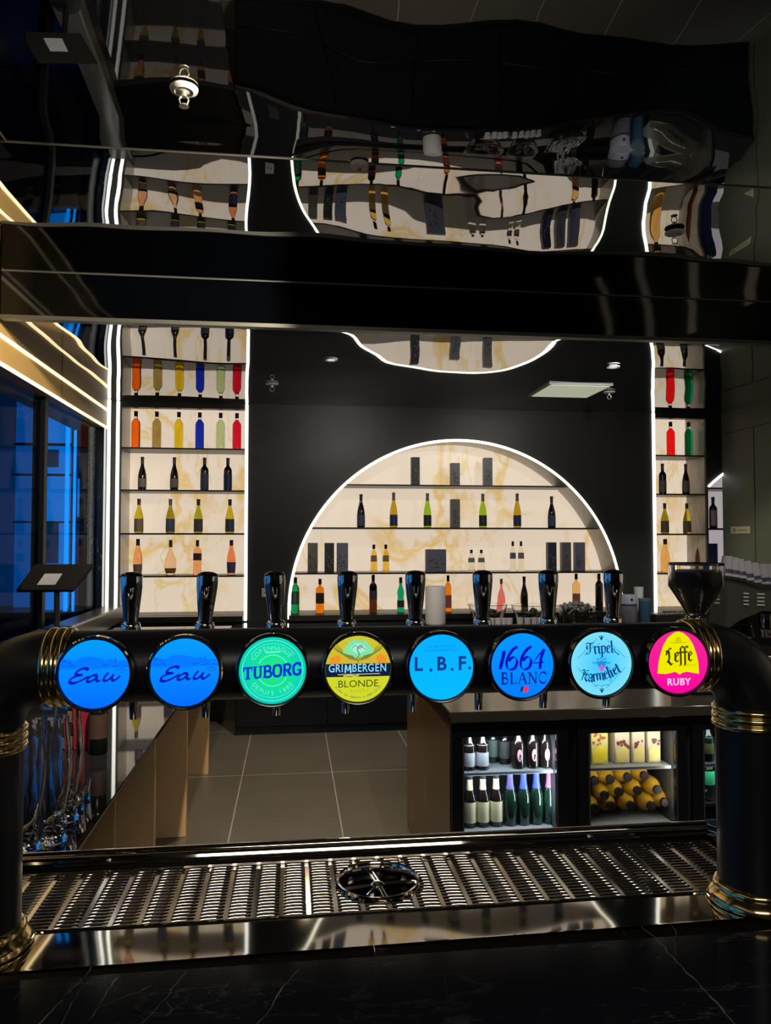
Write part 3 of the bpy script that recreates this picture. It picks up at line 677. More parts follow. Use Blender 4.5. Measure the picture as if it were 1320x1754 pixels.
for k, px, g, h, r, capm, lab, w in (
   ('liqueur',506,G['mint'],.325,.036,M_CAPB,(.25,.60,mat('green_label',(.02,.07,.05),.5)),'tall green bottle at the left foot of the arch'),
   ('cylinder',548,G['amber'],.310,.038,M_CAPB,(.28,.58,mat('black_label_3',(.02,.012,.01),.5)),'amber whisky bottle with black label at the foot of the arch'),
   ('liqueur',639,G['brown'],.345,.036,M_CAPB,(.35,.72,mat('plum_label',(.05,.03,.05),.5)),'tall dark brown bottle at the arch foot left of the curvy green bottle'),
   ('curvy',686,G['mint'],.320,.033,mat('red_cap',(.10,.01,.015),.4),(.14,.32,mat('maroon_label',(.06,.02,.04),.5)),'curvy emerald green bottle at the foot of the arch'),
   ('liqueur',767,G['amber'],.335,.031,M_CAPB,(.10,.45,mat('pink_red_label',(.45,.10,.08),.5)),'red orange bottle beside the white canister'),
   ('flask',858,G['pinkr'],.300,.040,M_FOILG,None,'small pink red flask shaped bottle behind the glass bowls'),
   ('burgundy',897,G_DARK,.320,.036,M_CAPB,None,'black wine bottle behind the glass bowls'),
   ('cylinder',986,G['apricot'],.345,.036,M_CAPB,(.15,.45,mat('salmon_label',(.45,.18,.12),.5)),'peach bottle with salmon label behind the ice tub'),
   ('liqueur',1025,G_DARK,.345,.036,M_CAPB,None,'black bottle at the right foot of the arch')):
    bottle(k, w, onshelf(px, Z3, 7.02), g, h, r, (.84, capm), lab, gr)

# ------------------------------------------------------------------ inside the fridges
def at_f(px, Y): return at_y(px, 1330, Y)[0]
gr = 'brown beer bottles with cream labels'
MB_BR = mat('brown_beer_glass', (.010,.006,.005), .12, spec=.7); MB_GR = mat('green_beer_glass', (.006,.020,.012), .10, spec=.8)
M_CLAB = mat('cream_beer_label', (.62,.56,.34), .5)
M_SLAB = mat('silver_beer_label', (.42,.44,.46), .4)
for i, px in enumerate((804, 826.5, 849)):
    t = bottle('beer', 'small brown beer bottle with cream label, %s of three on the lower fridge shelf' % ('left','middle','right')[i], (at_f(px, 3.185), 3.185, ZBOT), MB_BR, .212, .027, (.955, M_FOIL), (.10,.50,M_CLAB), gr)
    obj('neck_label', cached('necklab', lambda: finish('neck_label', MB().lathe([(.0155,.150),(.0130,.175),(.0125,.198)], 18), M_CLAB)), None, t)
for i, (px, nl) in enumerate(((873,'violet'), (896,'blue'), (918,'blue'), (940,'pink'))):
    t = bottle('beer', 'dark green beer bottle with %s neck, %s of four on the lower fridge shelf' % (nl, ('leftmost','second','third','rightmost')[i]), (at_f(px, 3.185), 3.185, ZBOT), MB_GR, .222, .028, (.955, M_FOILG), None, 'green beer bottles on the lower fridge shelf')
    nm = mat('neck_foil_'+nl+str(i), {'violet':(.10,.08,.22),'blue':(.05,.08,.42),'pink':(.30,.12,.20)}[nl], .35)
    obj('neck_foil', MB().lathe([(.0200,.145),(.0150,.168),(.0130,.190),(.0125,.212)], 18), nm, t)
for i, (px, m_) in enumerate(((803, M_SLAB), (826, M_SLAB))):
    bottle('beer', ('dark beer bottle with silver label, leftmost on the upper fridge shelf', 'dark beer bottle with silver label and gold neck band, second on the upper fridge shelf')[i], (at_f(px, 3.18), 3.18, ZSH), MB_BR, .178, .026, (.955, M_FOIL), (.10,.60,m_), 'beer bottles with silver labels')
bottle('beer', 'dim bottle with green tinted label behind the silver labelled pair', (at_f(843, 3.28), 3.28, ZSH), MB_GR, .178, .026, (.955, M_FOIL), (.15,.55,mat('green_grey_label',(.10,.14,.12),.5)), 'dim bottles at the back of the upper fridge shelf')
bottle('beer', 'dim dark bottle in the middle of the upper fridge shelf', (at_f(864, 3.25), 3.25, ZSH), MB_BR, .178, .026, (.955, M_FOIL), (.15,.55,mat('dim_grey_label',(.06,.06,.06),.5)), 'dim bottles at the back of the upper fridge shelf')
M_PINK = mat('pink_oval_label', (.55,.28,.33), .5)
for i, px in enumerate((887, 912, 934)):
    t = bottle('beer', 'black beer bottle with pink oval label, %s of three on the upper fridge shelf' % ('left','middle','right')[i], (at_f(px, 3.18), 3.18, ZSH), MB_BR, .182, .027, (.955, M_FOIL), None, 'beer bottles with pink labels')
    ov = MB(); vs = []
    for k in range(20):
        a = 2*PI*k/20; ang = -PI/2 + .011*math.cos(a)/.0275; vs.append((.0277*math.cos(ang), .0277*math.sin(ang), .058+.026*math.sin(a)))
    ov.add(vs, [tuple(range(20))]); obj('oval_label', ov, M_PINK, t)
def carton(px0, px1, py0, label, kind):
    Y = 3.18; x0, x1 = at_f(px0, Y), at_f(px1, Y); h = at_y(px0, py0, Y)[2]-ZSH; w = (x1-x0)/2
    t = thing('juice_carton', label, 'carton', ((x0+x1)/2, Y, ZSH), .05, 'juice cartons on the upper fridge shelf')
    obj('carton', MB().rbox(-w, w, 0, .07, 0, h, .003), mat('carton_pale', (.55,.50,.36) if kind else (.62,.58,.20), .5), t)
    rnd = random.Random(px0)
    fm = MB(); fy = MB()
    for k in range(16 if not kind else 7):
        cx, cz = rnd.uniform(-.75,.75)*w, h*(rnd.uniform(.45,.9) if not kind else rnd.uniform(.42,.62))
        rr = rnd.uniform(.10,.2)*w*(1 if not kind else 1.6)
        fm.add([(cx+rr*math.cos(2*PI*j/10), -.0012, cz+rr*math.sin(2*PI*j/10)) for j in range(10)], [tuple(range(10))])
    obj('fruit_print', fm, mat('fruit_red', (.40,.12,.05) if not kind else (.16,.05,.04), .5), t, 0)
    fy.add([(-.8*w,-.0016,.06*h),(.1*w,-.0016,.04*h),(.8*w,-.0016,.10*h),(.85*w,-.0016,.36*h),(.2*w,-.0016,.48*h),(-.3*w,-.0016,.42*h),(-.85*w,-.0016,.34*h)], [tuple(range(7))])
    obj('pineapple_print', fy, mat('pineapple_yellow', (.85,.70,.04) if not kind else (.70,.58,.20), .5), t, 0)
carton(1012, 1042, 1243, 'large juice carton with yellow pineapple print, leftmost in the right fridge', 0)
carton(1053, 1079, 1243, 'pale juice carton with brown fruit print, second from left in the right fridge', 1)
carton(1083, 1105, 1243, 'pale juice carton with brown fruit print, third from left in the right fridge', 1)
carton(1109, 1132, 1243, 'pale juice carton with brown fruit print, rightmost in the right fridge', 1)
G_JUICE = mat('yellow_juice_bottle', (.45,.27,.02), .18, spec=.7, coat=.4)
rows = [[(825,370),(918,362),(1022,350),(1120,342)], [(885,458),(970,437),(1080,430),(1198,425)], [(828,535),(925,520),(1040,518),(1160,520),(1240,500)]]
RN = ['top', 'middle', 'bottom']; NN = ['leftmost', 'second from left', 'third from left', 'fourth from left', 'rightmost']
for r_, row in enumerate(rows):
    for c_, (zx, zy) in enumerate(row):
        p = at_y(780+zx/3.474, 1230+zy/3.474, 3.165)
        z = max(p[2], ZBOT+.040)
        t = thing('juice_bottle', 'yellow juice bottle lying cap forward, %s in the %s row of the stack' % (NN[c_] if not (c_ == len(row)-1) else 'rightmost', RN[r_]), 'bottle', (p[0], 3.155, z), 0, 'yellow juice bottles stacked in the fridge')
        R = Matrix.Rotation(-PI/2, 4, 'X') 
        body = cached('jb', lambda: finish('bottle_body', MB().lathe([(0,.012),(.016,.012),(.017,.02),(.028,.035),(.037,.055),(.039,.08),(.039,.20),(.034,.215),(0,.216)], 24, M=R), G_JUICE))
        cp = cached('jc', lambda: finish('cap', MB().lathe([(0,0),(.017,0),(.0185,.002),(.0185,.016),(0,.016)], 24, M=R), M_CAPB))
        obj('bottle_body', body, None, t); obj('cap', cp, None, t)
bottle('beer', 'green bottle with bright green label on the lower shelf of the rightmost fridge', (at_f(1211, 3.18), 3.18, ZBOT+.07), glass('soda_glass', (.55,.75,.62), .05), .235, .030, (.93, M_WHITE), (.30,.55,mat('bright_green_label',(.03,.42,.16),.5)), None)
obj('shelf', MB().box(-FRIDGES[2][2]+.003, FRIDGES[2][2]-.003, .05, .49, ZBOT+.058-FR_Z0, ZBOT+.07-FR_Z0), M_TRIM, FRIDGES[2][0])
bottle('beer', 'dark bottle with olive label on the upper shelf of the rightmost fridge', (at_f(1211, 3.18), 3.18, ZSH), MB_GR, .178, .028, (.95, M_FOIL), (.2,.6,mat('olive_label',(.14,.16,.05),.5)), None)

# ------------------------------------------------------------------ things on the back counter
YC = 6.42
def oncounter(px, Y=YC): return (at_y(px, 1050, Y)[0], Y, ZC)
t = thing('canister', 'plain white upright canister beside the red orange bottle', 'canister', oncounter(745.5, 6.44))
obj('body', MB().lathe([(0,0),(.070,0),(.084,.010),(.087,.03),(.087,.325),(.082,.332),(0,.332)], 32), M_WHITE, t)
obj('base_ring', MB().lathe([(.072,-.0),(.074,-.0),(.074,.004),(.060,.004)], 24), M_BLACK, t)
def bowl(px, r, h, label, fill):
    t = thing('glass_bowl', label, 'bowl', oncounter(px, 6.52), 0, 'glass bowls on the back counter')
    obj('bowl_body', MB().lathe([(0,.003),(r*.55,.0),(r*.62,.006),(r*.82,h*.45),(r*.97,h*.92),(r*1.03,h),(r*.98,h*1.02),(r*.92,h*.9),(r*.76,h*.45),(r*.55,.012),(0,.012)], 32), M_GLASS, t)
    rnd = random.Random(px); m = MB()
    for k in range(fill):
        a, q = rnd.uniform(0, 2*PI), rnd.uniform(0, .55)*r; s = rnd.uniform(.018,.03)
        m.rbox(-s, s, -s, s, -s*.6, s*.6, s*.3, M=Matrix.Translation((q*math.cos(a), q*math.sin(a), rnd.uniform(.035, h*.72))) @ Matrix.Rotation(rnd.uniform(0,3), 4, (rnd.random(), rnd.random(), 1)))
    o = obj('mixed_contents', m, mat('dark_contents', (.06,.05,.045), .3, var=.6, vscale=25), None); o.location = t.location
    tag(o, 'dark small packets filling the glass bowl at %s' % ('left' if px < 860 else 'right'), 'contents', kind='stuff')
bowl(835, .175, .165, 'wide clear glass bowl, left of two on the back counter', 22)
bowl(906, .160, .155, 'wide clear glass bowl, right of two on the back counter', 18)
cupm = cached('shot', lambda: finish('small_cup', MB().lathe([(0,0),(.024,0),(.031,.062),(.029,.062),(.023,.004),(0,.004)], 20), M_WHITE))
for i, px in enumerate((841, 853, 862, 872, 890, 903, 914, 925, 936)):
    o = obj('small_cup', cupm, None); o.location = oncounter(px, 6.335 if i % 2 else 6.345)
    tag(o, 'small white cup in the row before the glass bowls, %s' % ('leftmost', 'second from left', 'third from left', 'fourth from left', 'fifth from left', 'fourth from right', 'third from right', 'second from right', 'rightmost')[i], 'cup', 'small white cups before the bowls')
t = thing('ice_tub', 'clear rectangular tub heaped with ice on the back counter', 'tub', oncounter(986, 6.44))
m = MB(); q = lambda s, z: [(-.150*s,-.085*s,z),(.150*s,-.085*s,z),(.150*s,.085*s,z),(-.150*s,.085*s,z)]
m.rbox(-.145,.145,-.085,.085,0,.008,.003)
for x0,x1,y0,y1 in ((-.150,-.144,-.09,.09),(.144,.150,-.09,.09),(-.150,.150,-.09,-.084),(-.150,.150,.084,.09)): m.rbox(x0,x1,y0,y1,.002,.145,.002)
for x0,x1,y0,y1 in ((-.160,-.144,-.10,.10),(.144,.160,-.10,.10),(-.160,.160,-.10,-.084),(-.160,.160,.084,.10)): m.rbox(x0,x1,y0,y1,.142,.152,.003)
obj('tub_body', m, M_GLASS, t)
rnd = random.Random(5); m = MB()
for k in range(150):
    s = rnd.uniform(.010,.018); x = rnd.uniform(-.125,.125)
    m.rbox(-s,s,-s,s,-s*.8,s*.8,s*.25, M=Matrix.Translation((x, rnd.uniform(-.062,.062), rnd.uniform(.025,.15+.03*(1-(x/.13)**2)))) @ Matrix.Rotation(rnd.uniform(0,3), 4, (rnd.random(), rnd.random(), .5)), seg=1)
o = obj('ice_cubes', m, mat('ice', (.42,.40,.42), .25, spec=.8, var=.45, vscale=30)); o.location = t.location
tag(o, 'heap of greyish ice cubes filling the clear tub', 'ice', kind='stuff')
t = thing('storage_jar', 'pale canister with violet band and dark diamond mark beside the blue tin', 'jar', oncounter(1075, 6.44))
obj('body', MB().lathe([(0,0),(.072,0),(.078,.008),(.078,.15),(0,.15)], 28), mat('jar_grey', (.20,.19,.22), .4, var=.5, vscale=12), t)
obj('lid', MB().lathe([(0,.15),(.080,.15),(.080,.235),(.074,.245),(0,.245)], 28), mat('jar_pale', (.42,.42,.55), .4), t)
obj('band', MB().lathe([(.0805,.15),(.0815,.152),(.0815,.166),(.0805,.168)], 28), mat('jar_violet', (.07,.06,.14), .4), t)
obj('diamond_mark', MB().add([(0,-.0815,.19),(.014,-.0815,.205),(0,-.0815,.22),(-.014,-.0815,.205)], [(0,1,2,3)]), M_BLACK, t)
t = thing('blue_tin', 'slate blue tin with lid right of the pale canister', 'tin', oncounter(1103, 6.42))
obj('body', MB().lathe([(0,0),(.048,0),(.050,.004),(.050,.19),(0,.19)], 28), mat('tin_blue', (.035,.085,.16), .35), t)
obj('lid', MB().lathe([(0,.19),(.053,.19),(.053,.212),(0,.212)], 28), mat('tin_lid', (.10,.13,.17), .35), t)
gift_box(1213, 1229, 931, 1.300, 'navy gift box in the sliver of the mirrored arch', mat('box_navy_2', (.012,.02,.06), .4), M_BOXD, None, 7.06)
o = obj('paper_cup', MB().lathe([(0,.0),(.030,0),(.042,.30),(0,.30)], 24), M_WHITE); o.location = oncounter(1094, 6.62)
tag(o, 'tall white paper cup stack behind the blue tin', 'cup')
t = thing('utensil_tray', 'low black tray with steel utensils at the foot of the right led strip', 'tray', oncounter(1150, 6.45))
obj('tray_body', MB().rbox(-.20,.20,-.10,.10,0,.075,.006), M_BLACK, t)
for k in range(5):
    o = obj('spoon', MB().tube([(-.16+.05*k,-.05,.0),(-.02+.03*k,-.02,.012),(.06+.02*k,.0,.004)], .004, 6), M_CHROME)
    o.location = (t.location[0], t.location[1], ZC+.080)
    tag(o, 'steel spoon on the low black tray, %s' % ('leftmost', 'second from left', 'middle one', 'second from right', 'rightmost')[k], 'spoon', 'spoons on the black tray')

# ------------------------------------------------------------------ coffee grinder and machine on the island
g = at_y(1193, 1057, 3.42); gx, gy = g[0], g[1]
t = thing('coffee_grinder', 'black coffee grinder with a big clear hopper full of beans', 'coffee grinder', (gx, gy, ZI))
K = lambda py: at_y(1193, py, 3.42)[2]-ZI
sc_ = at_y(1194, 1000, 3.42)[0]-at_y(1193, 1000, 3.42)[0]      # metres per pixel there
obj('hopper', MB().lathe([(41*sc_,K(968)),(43*sc_,K(964)),(43*sc_,K(1004)),(38*sc_,K(1012)),(15*sc_,K(1052)),(14*sc_,K(1056)),(13*sc_,K(1054)),(36*sc_,K(1010)),(41*sc_,K(1003)),(41*sc_,K(968))], 40), M_GLASS, t, label='clear hopper')
obj('bean_load', MB().lathe([(0,K(974)),(28*sc_,K(975)),(38*sc_,K(979)),(39.5*sc_,K(1003)),(35.5*sc_,K(1011)),(13*sc_,K(1050)),(0,K(1053))], 40), mat('dark_beans', (.010,.008,.010), .35, bump=.002, bscale=90), t, label='dark coffee beans')
obj('collar', MB().lathe([(0,K(1054)),(15*sc_,K(1054)),(18*sc_,K(1058)),(18*sc_,K(1070)),(22*sc_,K(1076)),(0,K(1076))], 28), M_BLACKG, t)
obj('body', MB().rbox(-.11,.10,-.10,.07,.02,K(1077),.02), mat('grinder_navy', (.010,.014,.026), .25, spec=.6), t)
obj('fork', MB().tube([(-.05,-.10,.16),(-.05,-.17,.15),(.05,-.17,.15),(.05,-.10,.16)], .006, 8), M_CHROME, t)
obj('base', MB().rbox(-.12,.11,-.17,.075,0,.025,.008), M_BLACK, t)
YM = 3.50
def mp(px, py): p = at_y(px, py, YM); return (p[0], p[2])
t = thing('espresso_machine', 'large black espresso machine with chrome louvres at the right edge', 'coffee machine', (mp(1235,1100)[0], YM, ZI))
ox, oz = mp(1235,1100)[0], ZI
def pl(pts): return [(mp(a,b)[0]-ox, mp(a,b)[1]-oz) for a, b in pts]
side = pl([(1196,1040),(1212,1012),(1232,988),(1262,994),(1300,1006),(1360,1008),(1360,1052),(1306,1046),(1268,1062),(1244,1078),(1205,1082)])
obj('side_shell', MB().prism(side, 'y', 0, .03), mat('machine_graphite', (.035,.038,.030), .35, spec=.6), t, label='graphite side shell')
mb_ = pl([(1214,1040),(1224,1012),(1240,996),(1262,996),(1300,1008),(1360,1010),(1360,1052),(1306,1046),(1268,1062),(1244,1076),(1215,1078)])
obj('main_body', MB().prism(mb_, 'y', .032, .14).prism(pl([(1268,1000),(1300,1010),(1360,1012),(1360,1060),(1268,1060)]), 'y', .14, .5), M_BLACKG, t)
top = pl([(1228,984),(1262,989),(1302,1001),(1362,1003),(1362,1008),(1300,1006.5),(1262,994.5),(1231,989)])
obj('cup_rail', MB().prism(top, 'y', -.012, .10).prism(pl([(1262,989),(1302,1001),(1362,1003),(1362,1008),(1300,1006.5),(1262,994.5)]), 'y', .10, .5), M_BLACK, t)
sl = MB()
for i in range(4):
    for (a, b) in ((1206+4*i, 1214+2*i), (1218, 1231), (1272, 1281), (1295, 1308)):
        y0 = 1012+i*6.2 + (a-1206)*.045
        q = pl([(a, y0), (b, y0+.4), (b, y0+2.9), (a, y0+2.5)]); sl.prism(q, 'y', -.006, -.0005)
obj('louvre_strips', sl, M_LOUV, t, label='chrome louvre strips')
low = MB(); a = pl([(1262,1060),(1262,1150),(1360,1150),(1360,1052)]); low.prism(a, 'y', .12, .52)
obj('lower_body', low, M_BLACKG, t)
gh = pl([(1316,1052)])[0]
obj('group_head', MB().cyl((gh[0],.02,gh[1]), (gh[0],.02,gh[1]-.07), .034, 20).cyl((gh[0],.02,gh[1]-.075), (gh[0],.02,gh[1]-.115), .036, 20, .028), M_CHROME, t)
obj('portafilter_handle', MB().tube([(gh[0],.0,gh[1]-.095),(gh[0]-.01,-.09,gh[1]-.10),(gh[0]-.012,-.16,gh[1]-.11)], [.010,.014,.013], 10), M_BLACK, t)
p_ = pl([(1283,1098)])[0]
obj('steam_wand', MB().tube([(p_[0],-.0,p_[1]+.09),(p_[0]+.006,-.03,p_[1]+.03),(p_[0]-.002,-.05,p_[1]-.03)], .005, 8).tube([(p_[0]-.02,-.01,p_[1]+.0),(p_[0]-.015,-.02,p_[1]+.02),(p_[0]+.01,-.02,p_[1]+.02),(p_[0]+.018,-.01,p_[1]-.02)], .003, 6), M_CHROME, t)
d_ = pl([(1286,1118),(1362,1130)])
obj('drip_tray', MB().rbox(d_[0][0], d_[1][0], -.10, .12, d_[1][1], d_[0][1], .006), M_STEELD, t)
for x in (.12, .62): obj('foot', MB().cyl((x,.3,0), (x,.3,.055), .02, 12), M_BLACK, t)
cm = cached('tumbler', lambda: finish('cup_body', MB().lathe([(0,.100),(.025,.100),(.036,0),(.034,0),(.023,.096),(0,.096)], 20), mat('frosted_cup', (.62,.60,.66), .25, trans=.35, ior=1.2)))
cpm = cached('tprint', lambda: finish('printed_mark', MB().lathe([(.0352,.015),(.0330,.035)], 20), mat('cup_print', (.05,.05,.08), .4)))
names = ['leftmost', 'second from left', 'third from left', 'fourth from left', 'fifth from left', 'sixth from left', 'rightmost']
for i, px in enumerate((1243, 1255, 1267, 1280, 1293, 1306, 1318)):
    yb = min(1001.5, 987+(px-1230)*.26)
    p = at_y(px, yb, 3.62); zt = (at_y(px, min(1003, 986.5+(px-1232)*.235), 3.50)[2])
    t = thing('tumbler', 'frosted plastic tumbler upside down on the espresso machine, %s in the row' % names[i], 'cup', (p[0], 3.62, zt+.002), 0, 'tumblers on top of the espresso machine')
    t.rotation_euler = (0, .10+.02*(i % 3), i*.7)
    obj('cup_body', cm, None, t); obj('printed_mark', cpm, None, t)

# ------------------------------------------------------------------ left counter things
tg = cached('tallglass', lambda: finish('glass_body', MB().lathe([(0,.0),(.030,0),(.031,.006),(.024,.016),(.0215,.035),(.026,.07),(.034,.12),(.0385,.17),(.037,.21),(.0325,.25),(.030,.285),(.0275,.285),(.030,.25),(.0345,.21),(.0360,.17),(.0315,.12),(.0235,.075),(.018,.045),(.012,.030),(0,.027)], 32), M_GLASS))
for px, py, w in ((91, 1441, 'tall clear beer glass in front, middle of the three'), (113, 1404, 'tall clear beer glass behind, nearest to the tan counter edge'), (46, 1455, 'tall clear beer glass partly hidden by the left tap tower leg')):
    o = obj('beer_glass', tg, None); o.location = at_z(px, py, .9005); tag(o, w, 'glass', 'tall beer glasses on the side counter')
for px, py, w in ((130, 1386, 'low shot glass on the side counter, front of two'), (141, 1368, 'low shot glass on the side counter, behind the other one')):
    o = obj('shot_glass', cached('sg', lambda: finish('shot_glass', MB().lathe([(0,0),(.020,0),(.025,.055),(.023,.055),(.018,.012),(0,.012)], 20), M_GLASS)), None); o.location = at_z(px, py, .9005); tag(o, w, 'glass', 'shot glasses')
p = at_z(146, 1284, .9)
t = thing('red_carton', 'dark red carton standing behind the beer glasses', 'carton', (p[0], p[1], .9))
obj('carton', MB().rbox(-.026,.026,0,.06,0,.22,.002), mat('maroon_card', (.20,.008,.030), .5), t)
obj('edge_band', MB().box(.020,.0262,-.0008,.0605,0,.2203), mat('grey_band', (.18,.14,.16), .5), t)
p = at_z(124, 1286, .9)
t = thing('menu_holder', 'small grey and black stacked box left of the dark red carton', 'box', (p[0], p[1]+.03, .9))
for k in range(5): obj('drawer', MB().rbox(-.028,.026,0,.07,.002+k*.042,.040+k*.042,.002), (mat('drawer_grey', (.10,.09,.085), .5), M_BLACK)[k%2], t)
p = at_z(168, 1290, .9)
t = bottle('cylinder', 'dark green black bottle right of the dark red carton', (p[0], p[1], .9), G_DKG, .26, .030, (.85, M_CAPB), (.2,.5,mat('tan_pink_label',(.05,.03,.025),.5)))
# point of sale screen on the raised ledge
p = at_y(96, 988, 5.07)
t = thing('sales_screen', 'black tilted point of sale screen with a white notice on its back', 'screen', (p[0], 5.07, 1.035))
h = p[2]-1.035
M4 = Matrix.Translation((0, 0, h)) @ Matrix.Rotation(math.radians(-34), 4, 'X')
scr = [(-.225,-.095),(-.145,.095),(.215,.095),(.115,-.095)]
obj('screen', MB().add([tuple(M4 @ Vector((x, y_, z))) for y_ in (0, .03) for x, z in scr], [(0,1,2,3),(7,6,5,4),(0,4,5,1),(1,5,6,2),(2,6,7,3),(3,7,4,0)]), M_BLACK, t, 0)
pp = [(-.105,-.060),(-.072,.022),(.035,.022),(.005,-.060)]
obj('notice', MB().add([tuple(M4 @ Vector((x, y_, z))) for y_ in (-.003, -.001) for x, z in pp], [(0,1,2,3),(7,6,5,4),(0,4,5,1),(1,5,6,2),(2,6,7,3),(3,7,4,0)]), mat('notice_paper', (.42,.44,.55), .6, emit=(.42,.44,.55), es=0.0), t, 0, label='small white notice')
obj('stand', MB().cyl((0,.03,.01), (0,.02,h), .018, 14).lathe([(0,0),(.09,0),(.09,.008),(.03,.015),(0,.015)], 24, c=(0,.03,0)), M_BLACK, t)
# ------------------------------------------------------------------ bar counter in the foreground
ZT = 1.013
bc = thing('bar_counter', 'black marble bar counter with white veins in the foreground', 'counter', (.2, 1.0, 0))
obj('marble_slab', MB().rbox(-1.9, 3.0, -.45, .09, ZT-.06, ZT, .004).rbox(-1.9, -.72, .0905, .47, ZT-.06, ZT, .004).rbox(.672, 3.0, .0905, .47, ZT-.06, ZT, .004), M_NERO, bc)
obj('counter_body', MB().box(-1.88, 2.98, -.40, .08, 0, ZT-.062), M_CHAR, bc)
def veins(lines, m, nm):
    vb = MB()
    for w, P in lines:
        P = [Vector(at_z(x, y, ZT)[:2]) for x, y in P]; Q = []
        for i in range(len(P)-1):
            for k in range(10):
                u = k/10; q = P[i].lerp(P[i+1], u); e = mnoise.noise(Vector((q.x*60, q.y*60, w*99)))*.0035
                nn = (P[i+1]-P[i]).normalized(); Q.append((q+Vector((-nn.y, nn.x))*e, u))
        Q.append((P[-1], 0)); n_ = len(Q); vs = []
        for i, (q, u) in enumerate(Q):
            t0 = Q[max(i-1,0)][0]; t1 = Q[min(i+1,n_-1)][0]; dd = (t1-t0).normalized(); nn = Vector((-dd.y, dd.x))
            ww = w*(.25+.75*abs(mnoise.noise(Vector((q.x*35, q.y*35, 7))))*1.6)*min(1, .2+i/5, .2+(n_-1-i)/5)
            vs += [(q.x+nn.x*ww-.2, q.y+nn.y*ww-1.0, ZT+.0002), (q.x-nn.x*ww-.2, q.y-nn.y*ww-1.0, ZT+.0002)]
        vb.add(vs, [(2*i, 2*i+1, 2*i+3, 2*i+2) for i in range(n_-1)])
    obj(nm, vb, m, bc, 0)
H = lambda *P: [(x/2, 1380+y/2) for x, y in P]; HR = lambda *P: [(660+x/2, 1380+y/2) for x, y in P]
veins([(.0016, H((90,790),(190,690),(240,640),(280,590),(330,545))), (.0009, H((190,790),(235,700),(250,665))), (.0008, H((300,740),(345,690),(400,665),(470,640),(520,615))),
  (.0012, H((335,690),(375,620),(410,580))), (.0012, H((450,790),(540,690),(575,650),(610,600),(655,545))), (.0008, H((565,665),(588,695),(565,725))), (.0012, H((850,790),(930,690),(960,630),(1000,585),(1030,555))),
  (.0018, HR((860,400),(930,460),(1000,540),(1060,600),(1130,670),(1220,775))), (.0007, HR((965,395),(992,430),(990,520))), (.0006, H((700,625),(740,615)))], M_VEIN, 'marble_veining')
veins([(.003, H((200,700),(250,610),(320,560))), (.0015, H((30,690),(90,610))), (.001, HR((790,380),(842,490))), (.002, H((240,680),(300,600),(330,590))), (.001, HR((-40,440),(-30,640))), (.001, HR((205,560),(210,690)))], M_VEINF, 'marble_veining')
# drip tray
def ray_t(px, py, z): return at_z(px, py, z)
TX0, TX1, TY0, TY1 = -.515, .868, 1.094, 1.470
GX0, GX1, GY0, GY1 = -.495, .815, 1.206, 1.438
ZTR = ZT+.004
t = thing('drip_tray', 'long polished steel drip tray with slotted grill set in the bar counter', 'drip tray', ((TX0+TX1)/2, 1.28, ZT)); ox, oy = t.location[0], t.location[1]
def L(mb): mb.v = [(a-ox, b-oy, c-ZT) for a, b, c in mb.v]; return mb
fl = MB()
def front(x): return TY0 + .006 + (x-TX0)/(TX1-TX0)*.020
def plate(x0,x1,y0,y1,nx=14,ny=3,fr=False):
    vs=[];fs=[]
    for j in range(ny+1):
        for i in range(nx+1):
            x=x0+(x1-x0)*i/nx; ya=front(x) if fr else y0; y=ya+(y1-ya)*j/ny
            vs.append((x,y,ZTR+.0007*mnoise.noise(Vector((x*5,y*5,2)))))
    for j in range(ny):
        for i in range(nx): a=j*(nx+1)+i; fs.append((a,a+1,a+nx+2,a+nx+1))
    fl.add(vs,fs)
plate(TX0, TX1, TY0, GY0-.004, 60, 5, True); plate(TX0, GX0-.004, GY0-.004, GY1, 2, 12); plate(GX1+.004, TX1, GY0-.004, GY1, 3, 12)
fl.prism([(TX0, front(TX0)-.002), (TX1, front(TX1)-.002), (TX1, front(TX1)+.0005), (TX0, front(TX0)+.0005)], 'z', ZT, ZTR+.0004)
obj('flange', L(fl), M_STEEL, t, 60)
lip = MB()
c = .035
bk = [(TX0, TY1), (TX1-c, TY1), (TX1, TY1-c), (TX1, GY0+.02)]
lip.tube([(x, y, ZTR+.006) for x, y in bk], .0085, 10)
ins = [(TX0, TY1-.019), (TX1-c-.007, TY1-.019), (TX1-.020, TY1-c-.008), (TX1-.020, GY0+.03)]
lip.tube([(x, y, ZTR+.002) for x, y in ins], .006, 8)
lip.tube([(GX0-.003, GY0-.003, ZTR), (GX1+.003, GY0-.003, ZTR), (GX1+.003, GY1+.003, ZTR), (GX0-.003, GY1+.003, ZTR)], .003, 8, closed=True)
obj('raised_lip', L(lip), M_STEEL, t)
pan = MB().box(TX0+.01, TX1-.01, TY0+.02, TY1-.005, ZT-.050, ZT-.046).box(TX0+.01, TX1-.01, TY1-.012, TY1-.004, ZT-.046, ZT).box(TX1-.014, TX1-.008, TY0+.02, TY1-.01, ZT-.046, ZT)
obj('pan', L(pan), mat('pan_steel', (.16,.15,.15), .3, .9), t)
CXR, CYR, CZ = at_z(647, 1503, ZT)
RR = .0690
gl = MB(); ncol = 30; cw = (GX1-GX0)/ncol; nrow = 21; rh = (GY1-GY0)/nrow; tlt = math.radians(24)
